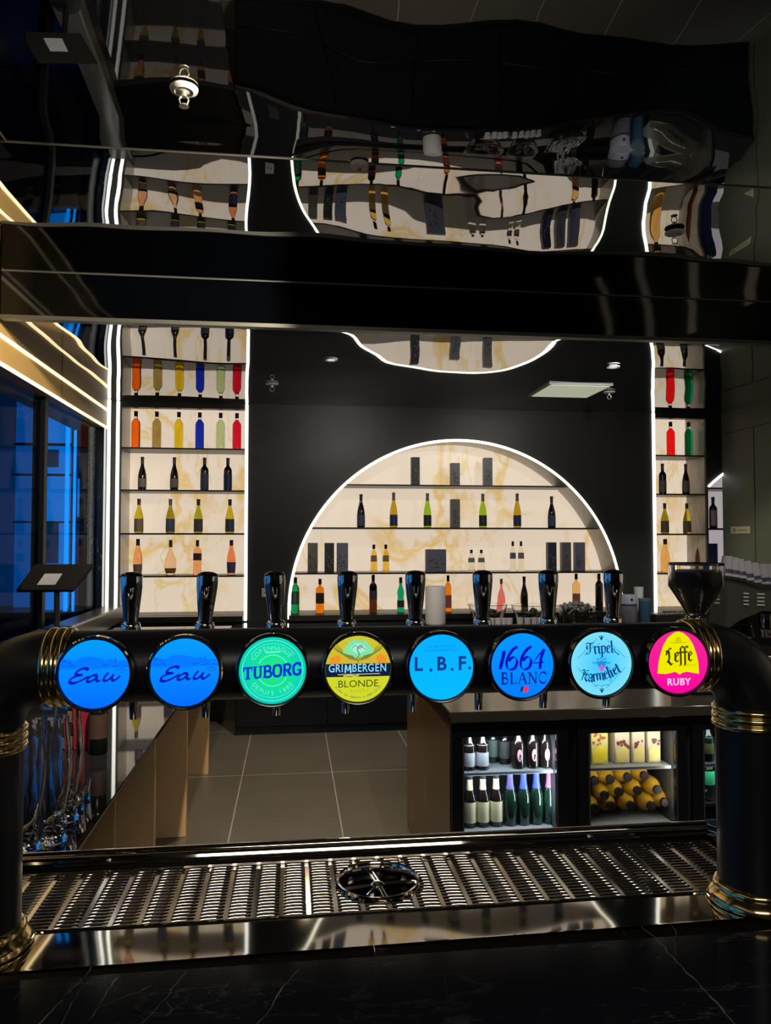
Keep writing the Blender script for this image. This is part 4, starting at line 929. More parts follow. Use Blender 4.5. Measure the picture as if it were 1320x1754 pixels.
for i in range(ncol):
    xa = GX0+cw*i
    # rib between the columns
    segs = [(GY0, GY1)]
    if abs(xa-CXR) < RR+.004:
        w = math.sqrt(max(0,(RR+.004)**2-(xa-CXR)**2)); segs = [(GY0, CYR-w), (CYR+w, GY1)]
    for a, b in segs:
        if b-a > .004: gl.box(xa-.0038, xa+.0038, a, b, ZT-.010, ZT-.0070)
    for k in range(nrow):
        y = GY0+rh*(k+.5); x0, x1 = xa+.0036, xa+cw-.0036
        if abs(y-CYR) < RR+.004:
            w = math.sqrt((RR+.004)**2-(y-CYR)**2)
            if x0 > CXR-w and x1 < CXR+w: continue
            if x1 > CXR-w and x0 < CXR-w: x1 = CXR-w
            if x0 < CXR+w and x1 > CXR+w: x0 = CXR+w
            if x1-x0 < .004: continue
        # slat: a bar with a rounded top whose edges widen to round the slot ends
        n = 6; vs = []; fs = []
        for q in range(n+1):
            u = q/n; xx = x0-.0006+(x1-x0+.0012)*u; e = abs(2*u-1)**6; hw = rh*(.29+.18*e)
            vs += [(xx, y-hw, ZT-.0100), (xx, y-hw*.8, ZT-.0079), (xx, y-hw*.3, ZT-.0068), (xx, y+hw*.3, ZT-.0068), (xx, y+hw*.8, ZT-.0079), (xx, y+hw, ZT-.0100)]
        for q in range(n):
            for e in range(6): a = q*6+e; b_ = q*6+(e+1)%6; fs.append((a, b_, b_+6, a+6))
        gl.add(vs, fs)
gl.box(GX0, GX1, GY0-.002, GY0+.003, ZT-.011, ZT-.005).box(GX0, GX1, GY1-.003, GY1+.002, ZT-.011, ZT-.005).box(GX1-.004, GX1+.001, GY0, GY1, ZT-.011, ZT-.005)
obj('slotted_grill', L(gl), M_STEELD, t, 50, label='slotted steel grill')
rg = MB().lathe([(RR-.003,-.030),(RR-.003,-.006),(RR-.001,-.002),(RR+.003,-.001),(RR+.006,-.004),(RR+.005,-.008),(RR-.001,-.010),(RR-.001,-.030)], 64, c=(CXR,CYR,ZT))
ri = obj('glass_rinser', L(rg), M_STEELD, t, label='round glass rinser ring')
cr = MB()
for ang in (8, 98, 188, 278, 238):
    a = math.radians(ang); r1 = (RR-.004) if ang != 238 else .042
    d = Vector((math.cos(a), math.sin(a), 0)); nrm = Vector((-d.y, d.x, 0))
    for sgn in ((-1, 1) if ang != 238 else (0,)):
        cr.tube([Vector((CXR,CYR,ZT-.012))+d*.010+nrm*.003*sgn, Vector((CXR,CYR,ZT-.014))+d*r1+nrm*.003*sgn], .0022, 8)
obj('cross_bar', L(cr), M_CHROME, ri)
obj('spray_hub', L(MB().lathe([(0,-.007),(.006,-.007),(.011,-.010),(.012,-.016),(.007,-.024),(.007,-.040),(0,-.040)], 24, c=(CXR,CYR,ZT))), M_CHROME, ri)
obj('rinser_cup', L(MB().lathe([(RR-.002,-.029),(RR-.004,-.044),(0,-.045)], 40, c=(CXR,CYR,ZT))), mat('rinser_dark', (.05,.05,.06), .15, .9), ri)

# ------------------------------------------------------------------ tap tower
YP, ZP, RP = 1.170, 1.414, .0525
XA, XB, RE = -.4396, .7427, .083
tw = thing('tap_tower', 'matt black arched beer tap tower with eight glowing round badges and chrome handles', 'beer tap tower', ((XA+XB)/2, YP, ZT)); tx = (XA+XB)/2
def T(mb): mb.v = [(a-tx, b-YP, c-ZT) for a, b, c in mb.v]; return mb
pts = [(XA, YP, ZT+.006), (XA, YP, 1.12), (XA, YP, 1.22), (XA, YP, ZP-RE-.004)]
for k in range(15): a = PI-PI/2*k/14; pts.append((XA+RE+RE*math.cos(a), YP, ZP-RE+RE*math.sin(a)))
pts += [(XA+RE+.3, YP, ZP), (XB-RE-.3, YP, ZP)]
for k in range(15): a = PI/2-PI/2*k/14; pts.append((XB-RE+RE*math.cos(a), YP, ZP-RE+RE*math.sin(a)))
pts += [(XB, YP, ZP-RE-.004), (XB, YP, 1.22), (XB, YP, 1.12), (XB, YP, ZT+.006)]
obj('pipe', T(MB().tube(pts, RP, 48)), M_SATIN, tw, 60)
def collar(p, axis, w, m, ribs=4):
    prof = [(RP-.002,-w/2)]
    for k in range(ribs):
        z0 = -w/2+w*k/ribs; s = w/ribs
        prof += [(RP+.0015,z0),(RP+.0045,z0+s*.2),(RP+.0055,z0+s*.5),(RP+.0045,z0+s*.8),(RP+.0015,z0+s)]
    prof += [(RP-.002, w/2)]
    M = Matrix.Translation(p) @ (Matrix.Rotation(PI/2, 4, 'Y') if axis == 'x' else Matrix.Identity(4))
    obj('collar', T(MB().lathe(prof, 64, M=M)), m, tw, 50, label='ribbed brass toned collar')
collar((XA+RE+.022, YP, ZP), 'x', .036, M_GOLD, 3); collar((XB-RE-.012, YP, ZP), 'x', .036, M_GOLD, 3)
collar((XA, YP, ZP-RE-.018), 'z', .036, M_GOLD, 3); collar((XB, YP, ZP-RE-.018), 'z', .036, M_GOLD, 3)
for x in (XA, XB):
    obj('base_ring', T(MB().lathe([(RP-.001,0),(RP+.017,0),(RP+.018,.004),(RP+.013,.012),(RP+.007,.018),(RP+.008,.024),(RP+.003,.030),(RP-.001,.031)], 64, c=(x,YP,ZTR+.0015))), M_GOLD, tw, 50, label='brass toned base ring')

# text and strokes -------------------------------------------------
def text_geo(s, size, shear=0.0, bold=0.0, sx=1.0, align='CENTER', space=1.0):
    c = bpy.data.curves.new('t', 'FONT'); c.body = s; c.size = size; c.shear = shear; c.offset = bold; c.align_x = align; c.align_y = 'CENTER'; c.space_character = space; c.resolution_u = 3
    o = bpy.data.objects.new('t', c); COL.objects.link(o)
    dg = bpy.context.evaluated_depsgraph_get(); me = bpy.data.meshes.new_from_object(o.evaluated_get(dg))
    vs = [(v.co.x*sx, v.co.y) for v in me.vertices]; fs = [tuple(p.vertices) for p in me.polygons]
    bpy.data.objects.remove(o); bpy.data.meshes.remove(me); return vs, fs
class Ink:
    """flat marks in badge units (1 = face radius), facing the customer"""
    def __init__(s, R): s.mb = MB(); s.R = R; s.off = 0.0
    def pts(s, vs, fs, lift=0.0, rot=0, at=(0,0)):
        c_, s_ = math.cos(rot), math.sin(rot)
        s.mb.add([((at[0]+x*c_-y*s_)*s.R, -lift, (at[1]+x*s_+y*c_)*s.R) for x, y in vs], fs)
        return s
    def text(s, t, size, at=(0,0), rot=0, **k): vs, fs = text_geo(t, size, **k); return s.pts(vs, fs, rot=rot, at=at)
    def arc_text(s, t, size, r, mid, step, inward=False, **k):
        n = len(t)
        for i, ch in enumerate(t):
            if ch == ' ': continue
            a = mid + (-(i-(n-1)/2)*step if not inward else (i-(n-1)/2)*step)
            ar = math.radians(a); rot = ar-PI/2 if not inward else ar+PI/2
            vs, fs = text_geo(ch, size, **k); s.pts(vs, fs, rot=rot, at=(r*math.cos(ar), r*math.sin(ar)))
        return s
    def stroke(s, P, w, nib=None, wmin=.3, smooth=True):
        P = [Vector(p) for p in P]
        if smooth and len(P) > 2:
            Q = []
            for i in range(len(P)-1):
                p0, p1, p2, p3 = P[max(i-1,0)], P[i], P[i+1], P[min(i+2,len(P)-1)]
                for k in range(7):
                    u = k/7; Q.append(.5*((2*p1)+(p2-p0)*u+(2*p0-5*p1+4*p2-p3)*u*u+(3*p1-p0-3*p2+p3)*u**3))
            Q.append(P[-1]); P = Q
        vs = []; fs = []
        for i, p in enumerate(P):
            d = (P[min(i+1,len(P)-1)]-P[max(i-1,0)]); d = d.normalized() if d.length > 1e-9 else Vector((1,0))
            nv = Vector((-d.y, d.x))
            if nib is None: ww = w
            else: ww = w*max(wmin, abs(math.sin(math.atan2(d.y, d.x)-math.radians(nib))))
            vs += [tuple(p+nv*ww/2), tuple(p-nv*ww/2)]
        for i in range(len(P)-1): fs.append((2*i, 2*i+1, 2*i+3, 2*i+2))
        return s.pts(vs, fs)
    def arc(s, r, a0, a1, w, c=(0,0)):
        return s.stroke([(c[0]+r*math.cos(math.radians(a0+(a1-a0)*k/24)), c[1]+r*math.sin(math.radians(a0+(a1-a0)*k/24))) for k in range(25)], w, smooth=False)
    def poly(s, P): return s.pts(P, [tuple(range(len(P)))])
def conv(cx, cy, R): return lambda *P: [((x-cx)/R, (cy-y)/R) for x, y in P]
def glow(name, col, s=1.0): return mat(name, tuple(c_*.2 for c_ in col), .35, emit=col, es=s)
def glow2(name, c_top, c_bot, s=1.0, radial=False):
    """back-lit print whose two inks blend across the disc"""
    m = glow(name, c_top, s); nt = m.node_tree; b = nt.nodes['Principled BSDF']
    tc = nt.nodes.new('ShaderNodeTexCoord'); sp = nt.nodes.new('ShaderNodeSeparateXYZ'); nt.links.new(tc.outputs['Object'], sp.inputs[0])
    r = nt.nodes.new('ShaderNodeMapRange'); r.inputs[1].default_value = -.045; r.inputs[2].default_value = .045
    if radial:
        l = nt.nodes.new('ShaderNodeVectorMath'); l.operation = 'LENGTH'; nt.links.new(tc.outputs['Object'], l.inputs[0]); nt.links.new(l.outputs['Value'], r.inputs[0])
        r.inputs[1].default_value = .048; r.inputs[2].default_value = .010
    else: nt.links.new(sp.outputs[2], r.inputs[0])
    x = nt.nodes.new('ShaderNodeMix'); x.data_type = 'RGBA'; x.inputs[6].default_value = (*c_bot, 1); x.inputs[7].default_value = (*c_top, 1)
    nt.links.new(r.outputs[0], x.inputs[0]); nt.links.new(x.outputs[2], b.inputs['Emission Color']); return m

RB, RF = .0520, .0475
YF = 1.092
BX = [-.2696+.1215*k for k in range(8)]; ZBG = 1.415
blabel = ['bright blue lit badge with dark blue script, leftmost of the eight', 'bright blue lit badge with dark blue script, second from left', 'green lit badge with bold blue letters',
  'yellow lit badge with winged emblem and dark band', 'light blue lit badge with three spaced dark letters', 'blue lit badge with large slanted numerals',
  'pale cyan lit badge with blackletter writing and diamond frame', 'magenta lit badge with yellow arch shape, rightmost of the eight']
C = dict(b1=(.0,.30,1.0), b2=(.0,.16,1.0), gr=(.0,.78,.30), grd=(.0,.55,.50), ye=(.62,.72,.02), lb=(.0,.47,1.0), b6=(.0,.24,.95), cy=(.12,.72,1.0), mg=(.95,.0,.30))
faces = [glow2('badge_blue', (.0,.33,1.0), (.0,.15,1.0), 1), None, glow2('badge_green', (.01,.80,.22), (.0,.60,.50), 1, True), glow('badge_lime', (.62,.68,.02)),
         glow2('badge_sky', (.0,.42,1.0), (.0,.50,1.0), 1), glow2('badge_azure', (.0,.30,1.0), (.0,.20,1.0), 1), glow2('badge_cyan', (.06,.60,1.0), (.22,.75,.90), 1, True), glow2('badge_magenta', (.85,.02,.28), (.95,.0,.33), 1)]
faces[1] = faces[0]
ink_b = glow('ink_dark_blue', (.0,.01,.42)); ink_n = glow('ink_navy', (.004,.02,.14)); ink_m = glow('ink_mid_blue', (.0,.10,.80))
body_m = cached('badge_body', lambda: finish('badge', MB().lathe([(0,.0),(RB-.004,.0),(RB,.004),(RB,.0185),(RB-.0012,.0205),(RF+.001,.0205),(RF,.018),(0,.018)], 64, M=Matrix.Rotation(PI/2, 4, 'X')), M_BLACKG))
ring_m = cached('badge_ring', lambda: finish('badge_ring', MB().lathe([(RB-.0005,.0150),(RB+.0006,.0165),(RB+.0003,.0200),(RB-.0015,.0216),(RF+.0015,.0212),(RF+.0012,.0195)], 64, M=Matrix.Rotation(PI/2, 4, 'X')), mat('dark_chrome', (.30,.29,.28), .14, 1.0)))
ringl_m = cached('badge_ring2', lambda: finish('badge_ring', MB().lathe([(RB-.0005,.0100),(RB+.0006,.0125),(RB+.0003,.0200),(RB-.0015,.0216),(RF+.0015,.0212),(RF+.0012,.0195)], 64, M=Matrix.Rotation(PI/2, 4, 'X')), M_CHROME))
def disc(R, n=72): return MB().add([(R*math.cos(2*PI*k/n), 0, R*math.sin(2*PI*k/n)) for k in range(n)], [tuple(range(n))])
def segment(R, z0, z1, n=40):
    """the slice of the disc between two heights"""
    zs = [z0+(z1-z0)*k/n for k in range(n+1)]; w = [math.sqrt(max(0, R*R-z*z)) for z in zs]
    return MB().add([(a, 0, z) for a, z in zip(w, zs)]+[(-a, 0, z) for a, z in zip(reversed(w), reversed(zs))], [tuple(range(2*n+2))])
badges = []
for k in range(8):
    b = obj('tap_badge', body_m, None, tw, label=blabel[k]); b.location = (BX[k]-tx, YF+.0205-YP, ZBG-ZT)
    r_ = obj('badge_ring', ringl_m if k < 2 else ring_m, None, b)
    f = obj('badge_face', disc(RF-.0005), faces[k], b, 0); f.location = (0, -.0186, 0)
    obj('badge_stem', MB().cyl((0,.0,0), (0,.012,0), .03, 24), M_BLACK, b)
    badges.append(b)
def put(k, ink, m, name='lettering', lift=.0190):
    o = obj(name, ink.mb if isinstance(ink, Ink) else ink, m, badges[k], 0); o.location = (0, -lift, 0); return o
# badges 1, 2 : script and a hill line
for k in (0, 1):
    z = conv(328, 362, 252)
    hills = Ink(RF); top = z((80,262),(110,245),(150,250),(190,262),(230,240),(290,232),(350,240),(400,258),(450,252),(500,268),(560,262),(572,300),(540,325),(480,320),(430,305),(380,322),(300,330),(200,322),(140,326),(84,320))
    hills.poly(top); put(k, hills, glow('hill_blue', (.0,.19,1.0)), 'hill_print', .0188)
    it = Ink(RF)
    for P in (((85,250),(120,262),(150,275),(185,305),(196,318)), ((90,290),(130,300),(190,300)), ((380,300),(420,295),(450,310),(500,300)), ((480,340),(520,330),(560,345)), ((470,240),(480,260),(475,280)), ((100,268),(130,268)), ((400,310),(430,316)), ((510,350),(545,352)), ((530,300),(570,310))):
        it.stroke(z(*P), .022)
    put(k, it, ink_m, 'hill_lines', .0189)
    w = Ink(RF)
    w.stroke(z((288,328),(262,318),(222,330),(198,352),(214,366),(246,364),(206,372),(166,392),(156,414),(180,424),(222,412),(262,392),(292,376)), .105, 50, .5)
    w.stroke(z((352,372),(322,370),(288,390),(278,408),(296,416),(326,402),(350,378),(344,398),(352,412),(372,406)), .100, 50, .5)
    w.stroke(z((428,352),(404,380),(394,402),(408,411),(434,400),(466,364)),.1,50,.5); w.stroke(z((466,364),(453,392),(462,410),(484,402),(512,376)), .100, 50, .5)
    put(k, w, ink_b)
# badge 3
g = Ink(RF)
g.arc(.90,0,360,.022); g.arc(.80,36,144,.014); g.arc(.80,216,324,.014)
g.arc(.46,28,152,.028); g.arc(.46,208,332,.028)
g.arc_text('COPENHAGUE', .185, .67, 93, 11.6); g.arc_text('DEPUIS 1880', .19, .68, 270, 10.4, True)
g.stroke([(-.22,.54),(.22,.56)], .05, smooth=False)
put(2, g, glow('ink_mint', (.12,.90,.62)))
def slab(ink, ch, x, y, w, h, th, nib=None):
    """heavy slab-serif capitals on a w x h box"""
    S = lambda *P, t=th: ink.stroke([(x+a*w, y+b*h) for a, b in P], t, smooth=False)
    B = lambda a, b, c_, d: ink.poly([(x+a*w, y+b*h), (x+c_*w, y+b*h), (x+c_*w, y+d*h), (x+a*w, y+d*h)])
    C_ = lambda *P, t=th: ink.stroke([(x+a*w, y+b*h) for a, b in P], t)
    if ch == 'T': B(.36,0,.64,1); B(0,.84,1,1); B(0,.62,.12,.9); B(.88,.62,1,.9); B(.22,0,.78,.10)
    if ch == 'U': B(.08,.3,.34,1); B(.70,.3,.90,1); C_((.21,.34),(.26,.13),(.5,.07),(.74,.13),(.80,.34), t=th*.8); B(0,.9,.42,1); B(.60,.9,1,1)
    if ch == 'B': B(.08,0,.34,1); B(0,0,.4,.1); B(0,.9,.4,1); C_((.3,.94),(.66,.93),(.80,.75),(.66,.54),(.3,.52), t=th*.8); C_((.3,.52),(.72,.50),(.90,.28),(.72,.07),(.3,.06), t=th*.85)
    if ch == 'O': C_((.5,.95),(.2,.86),(.10,.5),(.2,.14),(.5,.05),(.8,.14),(.90,.5),(.8,.86),(.5,.95), t=th*.9)
    if ch == 'R': B(.08,0,.34,1); B(0,0,.42,.1); B(0,.9,.4,1); C_((.3,.94),(.66,.93),(.82,.73),(.66,.50),(.3,.48), t=th*.8); S((.52,.48),(.86,.02)); B(.68,0,1,.1)
    if ch == 'G': C_((.88,.74),(.72,.92),(.46,.95),(.18,.80),(.10,.5),(.18,.18),(.46,.05),(.80,.12),(.86,.42), t=th*.9); B(.52,.36,1,.48); B(.80,.68,.92,1)
tb = Ink(RF); xs = -.865
for ch, w in zip('TUBORG', (.27,.285,.27,.28,.285,.27)):
    vs0 = len(tb.mb.v); slab(tb, ch, xs, -.20, w, .37, .085); 
    xs += w+.012
tb.mb.v = [(a, b, c_+a*.07) for a, b, c_ in tb.mb.v]
put(2, tb, glow('ink_cobalt', (.0,.03,.62)))
# badge 4
z = conv(945, 368, 240)
put(3, segment(RF-.0006, .155*RF, RF*.99), glow2('print_amber', (.60,.55,.03), (.70,.30,.03), 1.0), 'amber_print', .01875)
put(3, segment(RF-.0006, -.235*RF, .155*RF), glow('print_navy', (.004,.010,.045)), 'dark_band_print', .01875)
a_ = Ink(RF); a_.poly([(-.62,.16),(-.86,.17),(-.84,.34),(-.60,.42),(-.50,.30)]); a_.poly([(.62,.16),(.86,.17),(.84,.34),(.66,.46),(.52,.30)]); put(3, a_, glow('print_orange', (.85,.28,.02)), 'orange_print', .01885)
a_ = Ink(RF); a_.poly([(0.45*math.cos(2*PI*q/14)*(1+.16*math.sin(5*q)), .60+.27*math.sin(2*PI*q/14)*(1+.14*math.cos(3*q))) for q in range(14)]); put(3, a_, glow('print_teal', (.22,.75,.38)), 'light_print', .01885)
a_ = Ink(RF); a_.poly([(0.22*math.cos(2*PI*q/10)*(1+.2*math.sin(3*q)), .62+.15*math.sin(2*PI*q/10)) for q in range(10)]); put(3, a_, glow('print_aqua', (.35,.85,.75)), 'light_print', .0189)
wg = Ink(RF)
for sg_ in (-1, 1):
    for q in range(7):
        s0 = .10+.07*q
        wg.stroke([(sg_*(.03+.02*q), .26+.02*q), (sg_*(.25+.055*q), .30+.035*q), (sg_*(.45+.05*q), .46+.035*q), (sg_*(.52+.03*q), .62+.03*q)], .018)
wg.stroke([(0,.18),(-.02,.32),(.03,.45),(-.03,.58),(.05,.70),(.12,.68),(.06,.62)], .03); wg.stroke([(-.2,.6),(-.1,.7),(.02,.62)], .02); wg.stroke([(.2,.58),(.12,.66),(.0,.6)], .02)
wg.stroke([(-.10,.24),(-.04,.34),(0,.22),(.05,.35),(.10,.24)], .02)
put(3, wg, glow('ink_olive', (.20,.22,.03)), 'winged_emblem', .01895)
gb = Ink(RF); [gb.text(ch, .335, (x,.015), 0, bold=.004, sx=.80) if ch != ' ' else None for ch, x in zip('GRI BERGEN', (-.80,-.615,-.485,-.31,-.12,.04,.20,.385,.57,.76))]; gb.stroke([(-.395,-.115),(-.375,.125)], .05, smooth=False); gb.stroke([(-.375,.12),(-.31,-.06),(-.245,.12)], .045, smooth=False); gb.stroke([(-.245,.125),(-.225,-.115)], .05, smooth=False); put(3, gb, glow('ink_sky_white', (.25,.70,1.0)), lift=.0191)
gb = Ink(RF); gb.stroke([(-.62,-.165),(.66,-.155)], .020, smooth=False); gb.stroke([(-.45,-.21),(-.25,-.195),(-.1,-.215),(.02,-.19)], .03); put(3, gb, glow('ink_pale_gold', (.75,.72,.30)), 'small_lettering', .0191)
bl = Ink(RF); bl.text('BLONDE', .30, (.0,-.455), .01, sx=1.06); put(3, bl, glow('ink_dark_green', (.03,.055,.02)), lift=.0190)
bl = Ink(RF); bl.text('BLANDUS', .13, (.04,-.66)); put(3, bl, glow('ink_faint_olive', (.40,.50,.02)), 'small_lettering', .0190)
bl = Ink(RF); bl.arc_text('BIERE DE ABBAYE D ABDIJBIER', .085, .86, 270, 3.9, True); put(3, bl, ink_n, 'small_lettering', .0190)
# badge 5
l5 = Ink(RF)
for ch, x, w in (('L',-.72,0),('B',.0,0),('F',.64,0)): l5.text(ch, .58, (x,.085), 0, bold=.016, sx=.95)
for x, y in ((-.33,-.085),(.33,-.075),(.875,-.045)): l5.poly([(x+.048*math.cos(2*PI*q/14), y+.048*math.sin(2*PI*q/14)) for q in range(14)])
put(4, l5, glow('ink_slate_blue', (.004,.045,.26)))
l5 = Ink(RF); l5.text('LA BRASSERIE', .105, (.0,.63), .02, space=1.45); l5.text('FONDAMENTALE', .105, (0,.51), .02, space=1.45); put(4, l5, glow('ink_soft_blue', (.0,.16,.55)), 'small_lettering')
# badge 6
z = conv(985, 368, 262); n6 = Ink(RF)
n6.stroke(z((832,250),(822,300),(796,396)), .11, -20, .5, False); n6.stroke(z((812,264),(838,248)), .04, smooth=False)
def six(dx): 
    n6.stroke(z((942+dx,216),(905+dx,240),(868+dx,290),(850+dx,350),(862+dx,392),(888+dx,402)), .095, -35, .25)
    n6.stroke(z((888+dx,402),(922+dx,384),(938+dx,338),(925+dx,306),(900+dx,302),(868+dx,330)), .095, -35, .25)
six(0); six(118)
n6.stroke(z((1168,238),(1140,310),(1130,398)), .095, -10, .5, False); n6.stroke(z((1168,238),(1118,290),(1072,352),(1165,345)), .045, smooth=False)
put(5, n6, glow('ink_royal', (.0,.005,.48)))
def roman(ink, ch, x, y, w, h, t=.058, th=.022):
    S = lambda *P, t=t: ink.stroke([(x+a*w, y+b*h) for a, b in P], t, smooth=False)
    C_ = lambda *P, t=t, nib=-15: ink.stroke([(x+a*w, y+b*h) for a, b in P], t, nib+90, .35)
    serif = lambda a, b: ink.stroke([(x+(a-.14)*w, y+b*h), (x+(a+.14)*w, y+b*h)], th, smooth=False)
    if ch == 'B': S((.2,0),(.2,1)); serif(.14,0); serif(.14,1); C_((.2,.99),(.6,.97),(.74,.76),(.58,.55),(.2,.53)); C_((.2,.53),(.68,.51),(.88,.28),(.68,.03),(.2,.01))
    if ch == 'L': S((.25,0),(.25,1)); serif(.25,0); serif(.25,1); S((.25,.01),(.92,.01),(.95,.2), t=th)
    if ch == 'A': S((.12,0),(.5,1), t=th*1.2); S((.5,1),(.88,0)); serif(.1,0); serif(.9,0); S((.25,.36),(.72,.36), t=th)
    if ch == 'N': S((.15,0),(.15,1), t=th*1.2); S((.15,1),(.85,0)); S((.85,0),(.85,1), t=th*1.2); serif(.15,0); serif(.1,1); serif(.85,1)
    if ch == 'C': C_((.92,.78),(.72,.96),(.45,.97),(.18,.78),(.12,.5),(.18,.2),(.45,.02),(.74,.04),(.94,.24))
r6 = Ink(RF); xs = -.69
for ch, w in zip('BLANC', (.25,.22,.30,.30,.28)): roman(r6, ch, xs, -.56, w, .34); xs += w+.03
put(5, r6, glow('ink_navy_2', (.0,.02,.30)))
f6 = Ink(RF); f6.stroke([(-.06,-.80),(.0,-.66)], .07, smooth=False); put(5, f6, ink_n, 'flag_mark'); f6 = Ink(RF); f6.poly([(.02,-.82),(.16,-.84),(.18,-.66),(.04,-.65)]); put(5, f6, glow('ink_red', (.85,.03,.10)), 'flag_mark')
f6 = Ink(RF); f6.arc_text('...........', .10, .90, 268, 3.2, True); put(5, f6, ink_n, 'small_lettering')
# blackletter strokes -------------------------------------------------
BLK = {
 'r': (.42, [[(-.04,.86),(.10,1.0),(.12,.10),(.24,.0)], [(.12,.80),(.26,1.0),(.40,.86)]]),
 'i': (.30, [[(-.04,.86),(.12,1.0),(.12,.10),(.26,.0)], [(.06,1.22),(.18,1.34)]]),
 'p': (.58, [[(-.04,.86),(.12,1.0),(.12,-.50)], [(.12,.86),(.30,1.0),(.48,.82),(.48,.22),(.28,.0),(.12,.12)]]),
 'e': (.46, [[(.12,.92),(.10,.16),(.24,.0),(.44,.16)], [(.12,.86),(.30,1.0),(.42,.78),(.14,.48)]]),
 'l': (.30, [[(.0,1.50),(.14,1.62),(.14,.10),(.28,.0)]]),
 't': (.36, [[(.14,1.34),(.14,.12),(.30,.0)], [(-.06,.94),(.34,.98)]]),
 'a': (.54, [[(.06,.86),(.24,1.0),(.42,.86),(.42,.12),(.56,.0)], [(.42,.60),(.10,.44),(.08,.14),(.22,.0),(.42,.16)]]),
 'm': (.84, [[(-.04,.86),(.10,1.0),(.10,.06)], [(.10,.84),(.26,1.0),(.40,.86),(.40,.06)], [(.40,.84),(.56,1.0),(.70,.86),(.70,.10),(.84,.0)]]),
 'f': (.40, [[(.48,1.44),(.32,1.60),(.16,1.40),(.14,-.30),(.0,-.50)], [(-.08,.94),(.42,.98)]]),
 'T': (.70, [[(-.16,1.32),(.06,1.50),(.40,1.36),(.76,1.48)], [(.34,1.34),(.30,.30),(.10,.02),(-.10,.10)], [(.04,1.24),(-.06,.86),(.06,.64)]]),
 'K': (.70, [[(.14,1.52),(.10,.16),(-.04,.0)], [(.62,1.52),(.34,1.40),(.16,.80)], [(.16,.82),(.46,.92),(.50,.62),(.30,.56),(.48,.20),(.66,.04)], [(-.12,1.30),(.14,1.46)]]),
 'L': (.72, [[(.46,1.50),(.24,1.58),(.20,1.20),(.26,.66),(.16,.14)], [(-.12,1.20),(.04,1.34),(.02,1.02),(-.06,.84)], [(.02,.20),(.20,.18),(.42,-.12),(.60,.02)]]),
}
def black(ink, s, x, y, sz, rise=0.0, bend=0.0, thick=.19, sp=1.0, hx=1.0):
    tot = sum(BLK[c_][0] for c_ in s)*sz*sp*hx; u = 0
    for ch in s:
        w, S = BLK[ch]; mid = (u+w*sz*hx/2)/tot
        yy = y + rise*(mid-.5) + bend*(mid-.5)**2; sl = math.atan2(rise+2*bend*(mid-.5), tot)
        for P in S:
            q = []
            for a, b in P:
                X, Y = a*sz*hx, b*sz; q.append((x+u+X*math.cos(sl)-Y*math.sin(sl), yy+X*math.sin(sl)+Y*math.cos(sl)))
            ink.stroke(q, thick*sz, 38, .28, False)
        u += w*sz*sp*hx
# badge 7
dm = Ink(RF)
for a, b in (((0,.93),(-.93,.03)), ((-.93,.03),(0,-.90)), ((0,-.90),(.93,.03)), ((.93,.03),(0,.93))):
    A, B_ = Vector(a), Vector(b); dm.stroke([A.lerp(B_,.16), A.lerp(B_,.84)], .016, smooth=False)
    dm.stroke([A.lerp(B_,.3)*.90, A.lerp(B_,.42)*.86, A.lerp(B_,.55)*.90, A.lerp(B_,.68)*.86], .05, 30, .2)
for sg_ in (-1, 1): dm.stroke([(0,.0),(sg_*.12,.06),(sg_*.2,.02),(sg_*.3,.04)], .03); dm.stroke([(0,-.70),(sg_*.15,-.66),(sg_*.25,-.70)], .02)
put(6, dm, glow('ink_teal', (.0,.30,.62)), 'diamond_frame')
c7 = Ink(RF); black(c7, 'Tripel', -.46, .32, .235, .04, .0, .26, 1.0, 1.32); black(c7, 'Karmeliet', -.68, -.53, .235, .19, .62, .26, 1.0, 1.32)
for y in (.80, -.84):
    for an in (50, 90, 130): c7.stroke([(0,y-.06),(.10*math.cos(math.radians(an)), y+.09*math.sin(math.radians(an)))], .03, smooth=False)
put(6, c7, glow('ink_night_blue', (.0,.05,.22)))
c7 = Ink(RF); c7.poly([(-.16,.10),(-.13,-.05),(-.07,-.16),(.0,-.20),(.07,-.16),(.13,-.05),(.16,.10),(.08,.06),(0,.12),(-.08,.06)]); c7.stroke([(-.16,.18),(-.08,.12),(0,.2),(.08,.12),(.16,.18)], .03); put(6, c7, glow('print_slate', (.02,.28,.75)), 'crest_print', .01893)
c7 = Ink(RF); c7.stroke([(-.12,-.08),(-.04,-.14),(0,-.06),(.04,-.14),(.12,-.08)], .04); c7.stroke([(-.10,-.18),(0,-.22),(.10,-.18)], .035); put(6, c7, glow('print_pink', (.75,.10,.55)), 'crest_print', .0191)
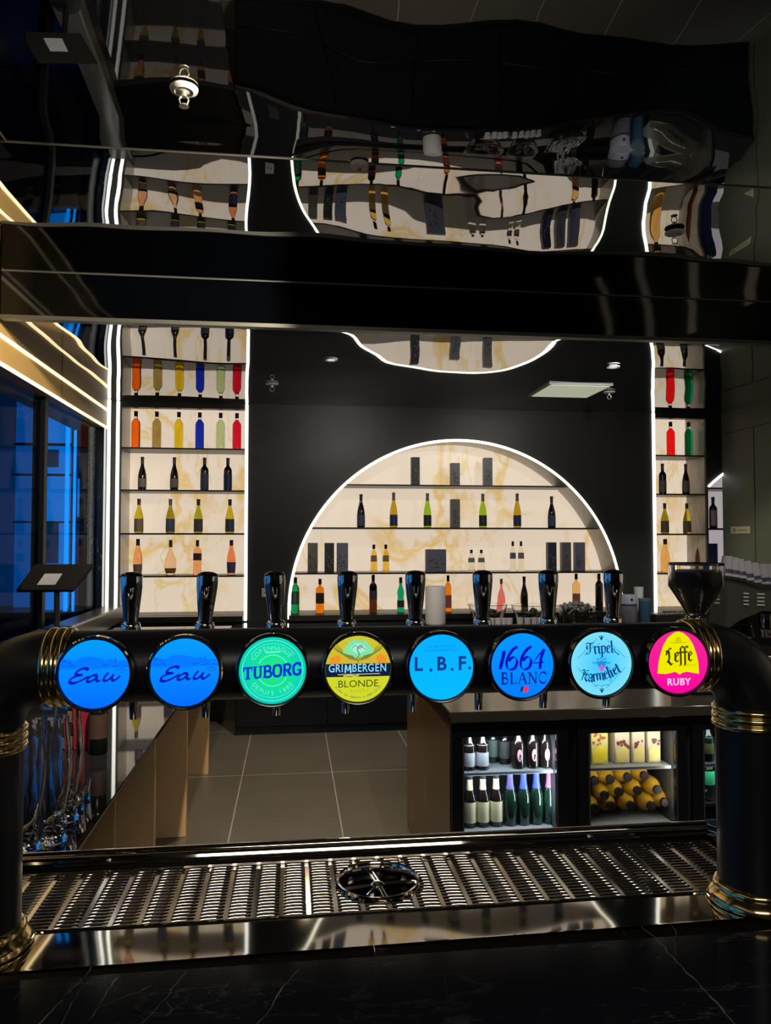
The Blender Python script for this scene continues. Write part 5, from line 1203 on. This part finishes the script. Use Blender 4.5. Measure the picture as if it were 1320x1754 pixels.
# badge 8
z = conv(962, 335, 232); ar = Ink(RF)
ar.poly(z((960,110),(925,120),(880,155),(845,210),(820,280),(805,345),(797,415),(860,420),(905,412),(938,405),(968,426),(995,412),(1030,406),(1075,416),(1122,424),(1118,345),(1105,280),(1080,210),(1045,155),(1000,120)))
put(7, ar, glow('print_yellow', (.85,.80,.0)), 'arch_print', .0188)
l8 = Ink(RF); black(l8, 'L', -.40, -.04, .31, 0, 0, .27, 1, 1.15); black(l8, 'effe', -.14, .02, .30, .02, 0, .27, 1.0, 1.2)
put(7, l8, glow('ink_black', (.03,.025,.0)), lift=.0191)
l8 = Ink(RF)
for y, w in ((.62,.28),(.68,.10),(.74,.07)): l8.stroke([(-w,y),(w,y)], .014, smooth=False)
l8.stroke([(-.08,.60),(-.06,.78),(.06,.78),(.08,.60)], .016, smooth=False); l8.stroke([(0,.60),(0,.8)], .016, smooth=False)
l8.text('DEPUIS 1240', .07, (.38,-.10)); 
put(7, l8, glow('ink_ochre', (.35,.30,.0)), 'small_lettering', .0191)
l8 = Ink(RF); l8.text('RUBY', .30, (.0,-.63), 0, bold=.008, space=1.1); put(7, l8, glow('ink_pale_pink', (.85,.60,.85)))

# handles and faucets on the bartender's side
hp = [(0,.0),(.0150,.0),(.0160,.003),(.0160,.014),(.0150,.017),(.0118,.019),(.0118,.022),(.0128,.032),(.0150,.052),(.0176,.078),(.0182,.088),(.0178,.0965)]
hmesh = cached('handle', lambda: finish('tap_handle', MB().lathe(hp, 32), M_CHROME))
hcap = cached('hcap', lambda: finish('handle_cap', MB().lathe([(.0178,.0965),(.0172,.0985),(.0150,.1010),(.0080,.1035),(0,.1042)], 32), M_BLACKG))
def fauc():
    m = MB().cyl((0,-.115,-.040), (0,-.012,-.030), .012, 20); m.lathe([(0,-.060),(.014,-.060),(.017,-.050),(.017,-.020),(.013,-.006),(.011,.004),(0,.004)], 24)
    m.tube([(0,.0,-.05),(0,.012,-.085),(0,.030,-.115),(0,.034,-.150)], [.010,.009,.008,.007], 14)
    m.lathe([(.018,-.006),(.024,-.004),(.022,.002),(.012,.004)], 24); return finish('faucet', m, M_CHROME)
fmesh = cached('fauc', fauc)
YH, ZH0 = 1.330, 1.4420
for k in range(8):
    f = obj('faucet', fmesh, None, tw); f.location = (BX[k]-tx, YH-YP, ZH0-ZT)
    h_ = obj('tap_handle', hmesh, None, f); h_.rotation_euler = (0, math.radians((.5,3,-2,1,0,0,0,1)[k]), 0)
    obj('handle_cap', hcap, None, h_)
